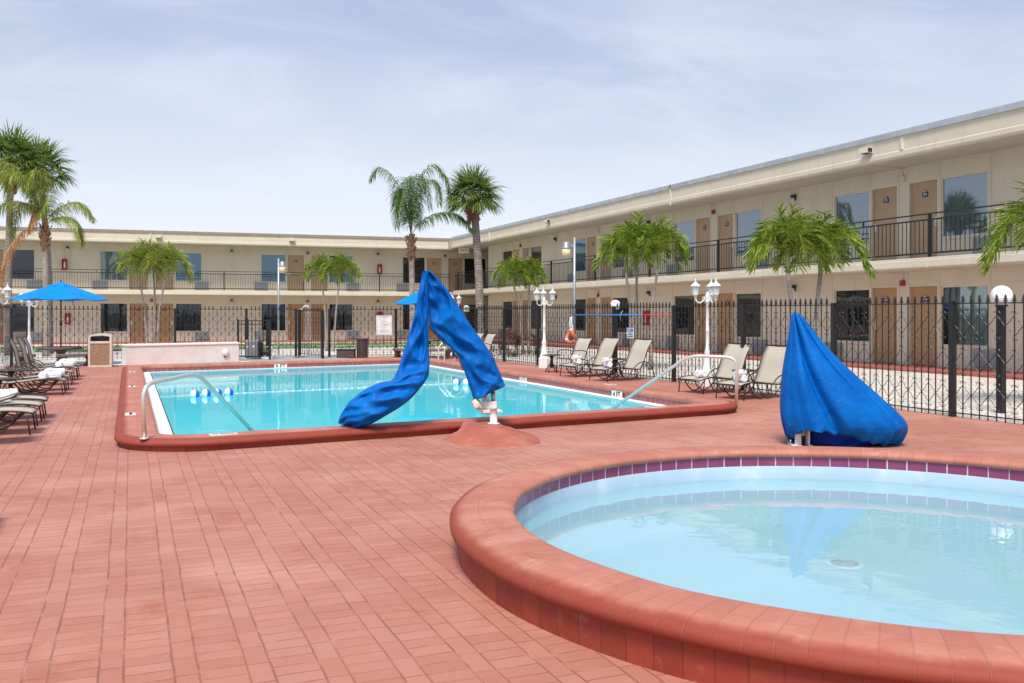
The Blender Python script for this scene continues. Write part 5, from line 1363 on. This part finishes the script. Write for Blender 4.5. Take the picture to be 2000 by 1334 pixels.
for x, y in ((0, 0), (x1, 0), (xm-.1, 1.0), (.0, 1.0)): MB().box(x-.028, x+.028, y-.028, y+.028, 0, 1.235).build('post', M['ironblk'], cg)
q = MB()
for zz in (.10, 1.08, 1.19): q.box(.03, x1-.03, -.012, .012, zz-.012, zz+.012)
k = .1
while k < x1-.05: q.box(k-.007, k+.007, -.007, .007, .1, 1.19); k += .11
q.build('front_panel', M['ironblk'], cg)
q = MB(); p0 = Vec((x1, 0, 0)); p1 = Vec((xm-.1, 1.0, 0))
for zz in (.10, 1.08, 1.19): q.beam(p0+Vec((0, 0, zz)), p1+Vec((0, 0, zz)), .024)
for k in range(1, 12): a = p0.lerp(p1, k/12); q.box(a.x-.007, a.x+.007, a.y-.007, a.y+.007, .1, 1.19)
q.build('side_panel', M['ironblk'], cg)
# outdoor shower
sh = thing('outdoor_shower', 'white outdoor shower pipe behind the open gate', 'shower', G(602, 30.6), -TH)
MB().tube(bend([(0, 0, 0), (0, 0, 1.66), (-.13, 0, 1.66), (-.19, 0, 1.58)], .06), .018, 8).build('pipe', M['signwhite'], sh)
MB().lathe([(.02, .0), (.03, -.03), (.055, -.07), (.05, -.075)], (-.195, 0, 1.59), 12, ax=Matrix.Rotation(.5, 3, 'Y')).build('shower_head', M['signwhite'], sh)
# ------------------------------------------------------------------ signs and rescue gear on the fences
fa = Vec((8.07, 29.5, 0)); fb = Vec((5.95, 29.85, 0)); fd = (fa-fb).normalized(); fn = Vec((fd.y, -fd.x, 0))
def onfence(px, z):
    t_ = (px-1000)/F; best = None
    for k in range(401):
        q_ = fb.lerp(fa, k/400); X = q_.x*ct-q_.y*st; Y = q_.x*st+q_.y*ct
        if best is None or abs(X/Y-t_) < best[0]: best = (abs(X/Y-t_), q_)
    v = best[1].copy(); v.z = z; return v
pc_ = onfence(750, 1.4-(635.5-613)/1800*30)
st1 = thing('pool_rules_sign', 'white pool rules sign with red headings on the far fence', 'sign', pc_+fn*.03)
MB().obox((0, 0, 0), fd*.255, fn*.006, (0, 0, .32)).build('board', M['signwhite'], st1)
frs = lambda x, z: (fd*x+Vec((0, 0, z))+fn*.0075, fd, Vec((0, 0, 1)), fn)
q = MB(); words(q, -.14, .15, .275, .016, frs, 1); words(q, -.09, .10, .125, .016, frs, 2); q.build('red_heading', M['signred'], st1)
q = MB(); words(q, -.13, .14, .235, .010, frs, 3); words(q, -.08, .09, .18, .013, frs, 4)
for i, (a, b_) in enumerate(((-.14, .09), (-.14, .17), (-.14, .17), (-.14, .03), (-.14, .03), (-.14, .05), (-.14, .13), (-.14, .10), (-.10, .12))): words(q, a, b_, .065-i*.038, .008, frs, 10+i)
q.build('small_print', M['inkgrey'], st1)
q = MB()
for x0_, x1_, z0_, z1_ in ((-.235, .235, .295, .299), (-.235, .235, -.299, -.295), (-.235, -.231, -.294, .294), (.231, .235, -.294, .294)):
    q.obox(fd*(x0_+x1_)/2+Vec((0, 0, (z0_+z1_)/2))+fn*.0072, fd*(x1_-x0_)/2, fn*.001, (0, 0, (z1_-z0_)/2))
q.build('border', M['inkgrey'], st1)
def rf(px, z, o=.0):    # point on the right fence, o in front of it
    t_ = (px-1000)/F; u_ = 10.0
    for _ in range(4):
        Y = (u_-o)/(t_*ct+st); v = Y*(ct-t_*st); u_ = 10.30-(v-17)*.02
    return Vec((u_-o, v, z))
c_ = rf(1231, .975, .03); st2 = thing('telephone_sign', 'small white and blue notice on the right fence above the loungers', 'sign', c_)
fd2 = Vec((0, -1, 0)); fn2 = Vec((-1, 0, 0))
MB().obox((0, 0, 0), fd2*.15, fn2*.004, (0, 0, .115)).build('board', M['signwhite'], st2)
MB().obox(fn2*.0055+Vec((0, 0, .065)), fd2*.13, fn2*.001, (0, 0, .033)).build('blue_panel', M['signblue'], st2)
fr2 = lambda x, z: (fd2*x+Vec((0, 0, z))+fn2*.006, fd2, Vec((0, 0, 1)), fn2)
q = MB(); words(q, -.08, .08, .005, .016, fr2, 31); words(q, -.12, .12, -.035, .018, fr2, 32); words(q, -.12, .12, -.078, .018, fr2, 33); q.build('small_print', M['ink'], st2)
q = MB(); words(q, -.10, .02, .068, .020, lambda x, z: (fd2*x+Vec((0, 0, z))+fn2*.008, fd2, Vec((0, 0, 1)), fn2), 35); q.build('white_print', M['signwhite'], st2)
a_ = rf(1117, 1.372, .05); b_ = rf(1255, 1.378, .05); c_ = rf(1307, 1.38, .05)
ph = thing('rescue_pole', 'long blue pole with a red end hung level on the right fence', 'pole', a_)
MB(a_).tube([a_, b_], .017, 10).build('blue_section', M['bluepole'], ph); MB(a_).tube([b_, c_], .013, 8).build('red_section', M['redpole'], ph)
cr = smooth_path([a_, a_+Vec((0, .25, .0)), a_+Vec((0, .45, -.15)), a_+Vec((0, .5, -.4)), a_+Vec((0, .45, -.62))], 6)
MB(a_).tube(cr, .010, 8).build('crook', M['galv'], ph)
k_ = rf(1213, 1.378, .06); MB(a_).tube([k_+Vec((.05, 0, .1)), k_+Vec((0, 0, .03)), k_+Vec((-.03, 0, -.03)), k_+Vec((0, 0, -.14))], .008, 6).build('hook', M['galv'], ph)
lb_ = rf(1115, .87, .10); rg = thing('life_ring', 'orange life ring with white rope hanging on the right fence', 'life ring', lb_)
q = MB(); q.tube([Vec((.05*sin(g*2), .175*cos(g), .175*sin(g))) for g in [2*pi*k/40 for k in range(40)]], .042, 12, close=True); q.build('ring', M['orange'], rg)
for g in (pi/4, 3*pi/4, 5*pi/4, 7*pi/4):
    q = MB(); q.tube([Vec((.05*sin((g+e)*2), .175*cos(g+e), .175*sin(g+e))) for e in (-.09, 0, .09)], .046, 12); q.build('band', M['rope'], rg)
q = MB(); r = random.Random(9)
for k in range(9):
    x = r.uniform(-.03, .03); y = r.uniform(-.06, .06); q.tube(smooth_path([(x, y*.3, .44), (x-.02, y, .3), (x, y*1.3, .16), (x+.02, y*.6, .02+r.uniform(-.05, .05))], 5), .012, 5)
q.tube(smooth_path([(0, 0, .44), (.03, 0, .47), (0, 0, .36)], 4), .012, 5)
q.build('rope', M['rope'], rg)

# ------------------------------------------------------------------ pool lifts under blue covers
def loft(name, stations, Ys, parent, org, m, seg=44, dep=.5, folds=5, amp=.018, seed=0, rows=5, capend=True, mind=.02, thin=None):
    """cloth tube: each station is a (left, right) pair of outline points; cross-sections are folded ellipses"""
    N_ = len(stations); L = []; Rr = []; D_ = []
    for i, (a, b_) in enumerate(stations):
        Y = Ys[i]; L.append(V(a[0], a[1], Y)); Rr.append(V(b_[0], b_[1], Y)); D_.append(thin[i] if thin else None)
    tot = (N_-1)*rows+1
    def cr(arr, t_):
        i = min(int(t_), N_-2); f_ = t_-i
        p0 = arr[max(i-1, 0)]; p1 = arr[i]; p2 = arr[i+1]; p3 = arr[min(i+2, N_-1)]
        return .5*((2*p1)+(-p0+p2)*f_+(2*p0-5*p1+4*p2-p3)*f_*f_+(-p0+3*p1-3*p2+p3)*f_**3)
    A = Vec((st, ct, 0)); vs = []
    for j in range(tot):
        t_ = j/rows; l = cr(L, t_); r_ = cr(Rr, t_); c = (l+r_)/2; h = (r_-l)/2; hw = h.length
        dd = (cr([Vec((x, 0, 0)) for x in D_], t_).x if thin else max(mind, hw*dep))
        for k in range(seg):
            g = 2*pi*k/seg; e = Vec((cos(g)*3, sin(g)*3, t_*.55+seed))
            n1 = noise.noise(Vec((cos(g)*1.3, sin(g)*1.3, t_*.75+seed))); n2 = noise.noise(Vec((cos(g)*2.6+7, sin(g)*2.6, t_*1.5+seed))); n3 = noise.noise(Vec((cos(g)*5, sin(g)*5+3, t_*3.1+seed)))
            fo = amp*min(1, hw/.1)*(1.5*(.35-abs(n1)*2.2)+.45*(.3-abs(n2)*2)+.12*n3+.4*sin(folds*g+.5*t_+seed))
            cs = cos(g); sn = sin(g); sq = .88
            x = math.copysign(abs(cs)**sq, cs); y = math.copysign(abs(sn)**sq, sn)
            vs.append(c+h*x*(1+.10*fo/max(hw, .05))+A*(dd*y+fo*2.0*sn))
    fs = []
    for j in range(tot-1): fs += [(j*seg+k, j*seg+(k+1) % seg, (j+1)*seg+(k+1) % seg, (j+1)*seg+k) for k in range(seg)]
    fs.append(tuple(range(seg)))
    if capend: fs.append(tuple((tot-1)*seg+k for k in range(seg)))
    mb = MB(org).add(vs, fs, True); o = mb.build(name, m, parent, subd=1)
    return o, vs, seg, tot
lp = P(964, 828, .13); l1 = thing('pool_lift', 'white pool lift whose arm and seat hang under a long blue cover', 'pool lift', lp)
k_ = 10.78/1800
MB(lp).lathe([(.07, 0), (.07, .012), (.042, .016), (.040, .175), (.055, .18)], lp, 20).build('pedestal', M['white'], l1)
def pxbox(x0, x1_, y0, y1_, dY0, dY1, Y=10.78):
    m = MB(lp); c = (V(x0, y0, Y)+V(x1_, y1_, Y))/2+Vec((st, ct, 0))*(dY0+dY1)/2
    m.obox(c, Vec((ct, -st, 0))*(x1_-x0)/2*k_, Vec((st, ct, 0))*(dY1-dY0)/2, Vec((0, 0, abs(y1_-y0)/2*k_))); return m
pxbox(944, 976, 799, 806, -.08, .09).build('turntable', M['white'], l1, bevel=.006)
MB(lp).tube([V(974, 801, 10.72), V(980, 803, 10.7), V(979, 808, 10.7)], .01, 6).build('lock_lever', M['white'], l1)
pxbox(942, 971, 783, 798.6, -.05, .06).build('gearbox', M['white'], l1, bevel=.012)
ms = pxbox(941.5, 952, 752, 784, -.02, .04); ms.build('mast', M['white'], l1, bevel=.004)
tp_ = V(946.8, 773, 10.75)-Vec((st, ct, 0))*.002
text_into(l1, 'LIFT', .047, M['signred'], tp_-lp, Vec((0, 0, -1)), up=Vec((ct, -st, 0)), thick=.001)
MB(lp).tube([V(963, 799, 10.80), V(963, 786, 10.80)], .034, 16).tube([V(963, 786, 10.8), V(963, 784, 10.8)], .038, 16).build('actuator_base', M['greyplastic'], l1)
MB(lp).tube([V(963, 784, 10.80), V(963, 765, 10.80)], .025, 14).build('actuator', M['galv'], l1)
MB(lp).tube(smooth_path([V(959, 770, 10.75), V(954, 779, 10.74), V(953, 790, 10.74)], 4), .004, 5).build('cable', M['darkplastic'], l1)
q = MB(lp); q.tube([V(926, 783, 10.72), V(932, 790, 10.70), V(939, 797, 10.70)], [.045, .055, .035], 12); q.tube([V(930, 792, 10.66), V(930, 792, 10.60)], .035, 12); q.build('swivel_joint', M['bagbeige'], l1, bevel=.004)
q = MB(lp); q.tube([V(936, 797, 10.72), V(944, 805, 10.74), V(956, 807, 10.76)], .022, 8); q.build('bracket', M['white'], l1)
# steel arm inside the cover
MB(lp).tube([V(947, 752, 10.79), V(932, 700, 10.79)], .02, 10).build('arm', M['white'], l1)
Sx = [((826, 529), (838, 527)), ((829, 548), (856, 545)), ((833, 572), (876, 568)), ((836, 606), (899, 603)), ((842, 640), (922, 638)), ((866, 668), (945, 668)), ((893, 694), (962, 696)), ((906, 724), (975, 724)), ((917, 757), (983, 743)), ((925, 781), (987, 752))]
th_ = [.03, .055, .075, .10, .12, .13, .135, .14, .15, .15]
o, vs, sg, tt = loft('cover', Sx, [10.7, 10.72, 10.73, 10.74, 10.76, 10.77, 10.78, 10.78, 10.78, 10.78], l1, lp, M['bluecover'], amp=.024, folds=3, seed=2.3, capend=False, thin=th_, rows=6)
hem = MB(lp).tube([vs[(tt-1)*sg+k] for k in range(sg)], .006, 6, close=True); hem.build('cover_piping', M['hem'], o)
MB(lp).tube(smooth_path([V(838, 636, 10.58), V(850, 652, 10.6), V(872, 676, 10.6), V(893, 698, 10.62), V(905, 722, 10.64)], 5), .0055, 6).build('zip', M['hem'], o)
Sx = [((826, 529), (837, 528)), ((820, 556), (836, 556)), ((812, 600), (837, 600)), ((802, 640), (837, 644)), ((790, 680), (838, 684)), ((778, 718), (839, 716)), ((766, 741), (835, 738)), ((738, 748), (818, 762)), ((705, 765), (796, 785)), ((682, 785), (765, 806)), ((670, 803), (734, 824)), ((660, 822), (706, 836)), ((663, 828), (694, 838))]
Yl = [10.66, 10.64, 10.6, 10.57, 10.55, 10.5, 10.46, 10.42, 10.4, 10.38, 10.36, 10.34, 10.34]
th_ = [.03, .05, .07, .085, .10, .125, .16, .21, .24, .24, .20, .10, .03]
o2, vs, sg, tt = loft('seat_cover', Sx, Yl, l1, lp, M['bluecover'], amp=.028, folds=3, seed=6.2, thin=th_, rows=6)

p2 = P(1561, 867, .02); l2 = thing('pool_lift', 'pool lift by the round pool, bundled under a gathered blue cover', 'pool lift', p2)
Y2 = 9.86; k2 = Y2/1800
def pb2(x0, x1_, y0, y1_, a, b_, name, m, bv=.004):
    mm = MB(p2); c = (V(x0, y0, Y2)+V(x1_, y1_, Y2))/2+Vec((st, ct, 0))*(a+b_)/2
    mm.obox(c, Vec((ct, -st, 0))*(x1_-x0)/2*k2, Vec((st, ct, 0))*(b_-a)/2, Vec((0, 0, abs(y1_-y0)/2*k2))); return mm.build(name, m, l2, bevel=bv)
pb2(1547.5, 1559.5, 828, 867.5, -.10, -.085, 'side_plate', M['white']); pb2(1572, 1574.5, 822, 868, -.13, .14, 'side_plate', M['white'])
pb2(1559.8, 1571.8, 822, 851, -.02, .12, 'column', M['white']); pb2(1561, 1571, 851.5, 866, -.02, .1, 'foot_recess', M['darkplastic'])
pb2(1541, 1560, 866, 869, -.13, .05, 'foot_plate', M['white']); pb2(1573, 1580, 866, 869, -.13, .05, 'foot_plate', M['white'])
for yy in (833, 845, 864): MB(p2).tube([V(1574, yy, Y2-.06), V(1577.5, yy, Y2-.06)], .007, 6).build('bolt', M['galv'], l2)
MB(p2).tube([V(1544, 866, Y2-.1), V(1544, 859, Y2-.1)], .008, 6).build('bolt', M['galv'], l2)
# cover: gathered at the hem
c2v = []; segs = 120; 
out = [(611, 1549, 1558, .02), (616, 1546, 1566, .04), (630, 1543.5, 1577, .07), (650, 1541.5, 1592, .11), (675, 1538, 1612, .16), (700, 1534, 1634, .21), (725, 1530, 1660, .26), (750, 1527.5, 1688, .30), (775, 1525.5, 1716, .34), (798, 1525, 1742, .37), (815, 1525.5, 1760, .38), (828, 1527, 1769, .37), (838, 1530, 1770, .35), (848, 1534, 1766, .32), (858, 1541, 1760, .28), (866, 1550, 1752, .23)]
rows_ = []
for i in range(len(out)-1):
    for k in range(4):
        f_ = k/4; rows_.append(tuple(out[i][j]+(out[i+1][j]-out[i][j])*f_ for j in range(4)))
rows_.append(out[-1]); nr = len(rows_)
A = Vec((st, ct, 0)); X_ = Vec((ct, -st, 0))
for j, (py, xl, xr, dp) in enumerate(rows_):
    t_ = j/(nr-1)
    for k in range(segs):
        g = 2*pi*k/segs; cs, sn = cos(g), sin(g)
        hw = (xr-xl)/2*k2; cxp = (xl+xr)/2
        x = math.copysign(abs(cs)**.85, cs)*hw; y = math.copysign(abs(sn)**.85, sn)*dp
        # long folds running from the peak, one deep fold on the left third of the front
        a_ = (t_**.7)
        f1 = (.25-abs(noise.noise(Vec((cs*1.7, sn*1.7, t_*1.1+4))))*2)*.06*a_+(.25-abs(noise.noise(Vec((cs*3.4, sn*3.4, t_*2.2))))*2)*.035*a_
        crease = -.24*math.exp(-abs((x/hw+.50-.30*t_)/.075)**1.3)*a_*(1-.55*t_)+.05*math.exp(-((x/hw+.72-.10*t_)/.10)**2)*a_-.05*math.exp(-abs((x/hw-.15-.55*t_)/.06)**1.4)*a_*(1-t_)*2
        gather = max(0, (t_-.76)/.24); f2 = .040*gather*sin(33*g+3*sin(5*g))+.026*gather*sin(17*g+1)+.012*gather*sin(9*g+14*t_)
        drag = .03*a_*sin(9*(x/hw+.9*t_)+2*sin(3*t_))*(1-gather)*max(0, x/hw+.1)
        front = -1 if y < 0 else 1
        y2 = y+front*(f1+(crease if y < 0 else 0)+f2+drag); x2 = x*(1+.3*f2/max(hw, .1))
        z = pixz(py, Y2)+.020*gather*sin(23*g+2*sin(4*g))
        # hem lifts over the white foot at the front left and is pulled tight at the back
        if y < 0:
            xx = cxp+x/k2; lift = max(0., .215-(xx-1562)*.00150) if xx > 1562 else max(.03, .215-(1562-xx)*.0065); z += lift*gather**1.3*min(1., -y/dp*1.6)
        c2v.append(V(cxp, 613, Y2).xy.to_3d()+X_*x2+A*y2+Vec((0, 0, z)))
fs_ = []
for j in range(nr-1): fs_ += [(j*segs+k, j*segs+(k+1) % segs, (j+1)*segs+(k+1) % segs, (j+1)*segs+k) for k in range(segs)]
fs_.append(tuple(range(segs)))
# inner return of the hem
k0 = len(c2v); last = c2v[(nr-1)*segs:nr*segs]; cen = sum(last, Vec())/segs
for v_ in last: c2v.append(cen.lerp(v_, .90)+Vec((0, 0, .05)))
for k in range(segs): fs_.append(((nr-1)*segs+k, (nr-1)*segs+(k+1) % segs, k0+(k+1) % segs, k0+k))
co_ = MB(p2).add(c2v, fs_, True).build('cover', M['bluecover'], l2, subd=1)
for g0 in (3.95, 5.35):
    kk = int(g0/(2*pi)*segs); MB(p2).tube([c2v[j*segs+kk] for j in range(2, nr-3)], .0045, 5).build('seam', M['bluecover'], co_)
# lining seen where the hem is lifted, the shade under the cover painted navy
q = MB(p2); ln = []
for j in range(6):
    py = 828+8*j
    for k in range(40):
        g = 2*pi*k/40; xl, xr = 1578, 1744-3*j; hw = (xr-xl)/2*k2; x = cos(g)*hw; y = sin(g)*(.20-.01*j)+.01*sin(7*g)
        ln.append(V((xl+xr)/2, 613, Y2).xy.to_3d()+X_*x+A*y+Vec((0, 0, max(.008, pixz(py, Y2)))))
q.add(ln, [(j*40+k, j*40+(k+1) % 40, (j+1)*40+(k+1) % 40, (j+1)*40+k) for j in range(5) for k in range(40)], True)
q.build('shaded_lining', M['liningshade'], co_)
q = MB(p2); q.obox(V(1664, 869, Y2-.2), X_*.055+Vec((0, 0, .012)), A*.012, Vec((0, 0, .002))); q.build('strap', M['bluecover'], co_)

# unique mesh names tidy-up
for o in list(bpy.data.objects):
    if o.type == 'EMPTY' and o.parent is None and 'label' not in o: print('UNLABELLED', o.name)
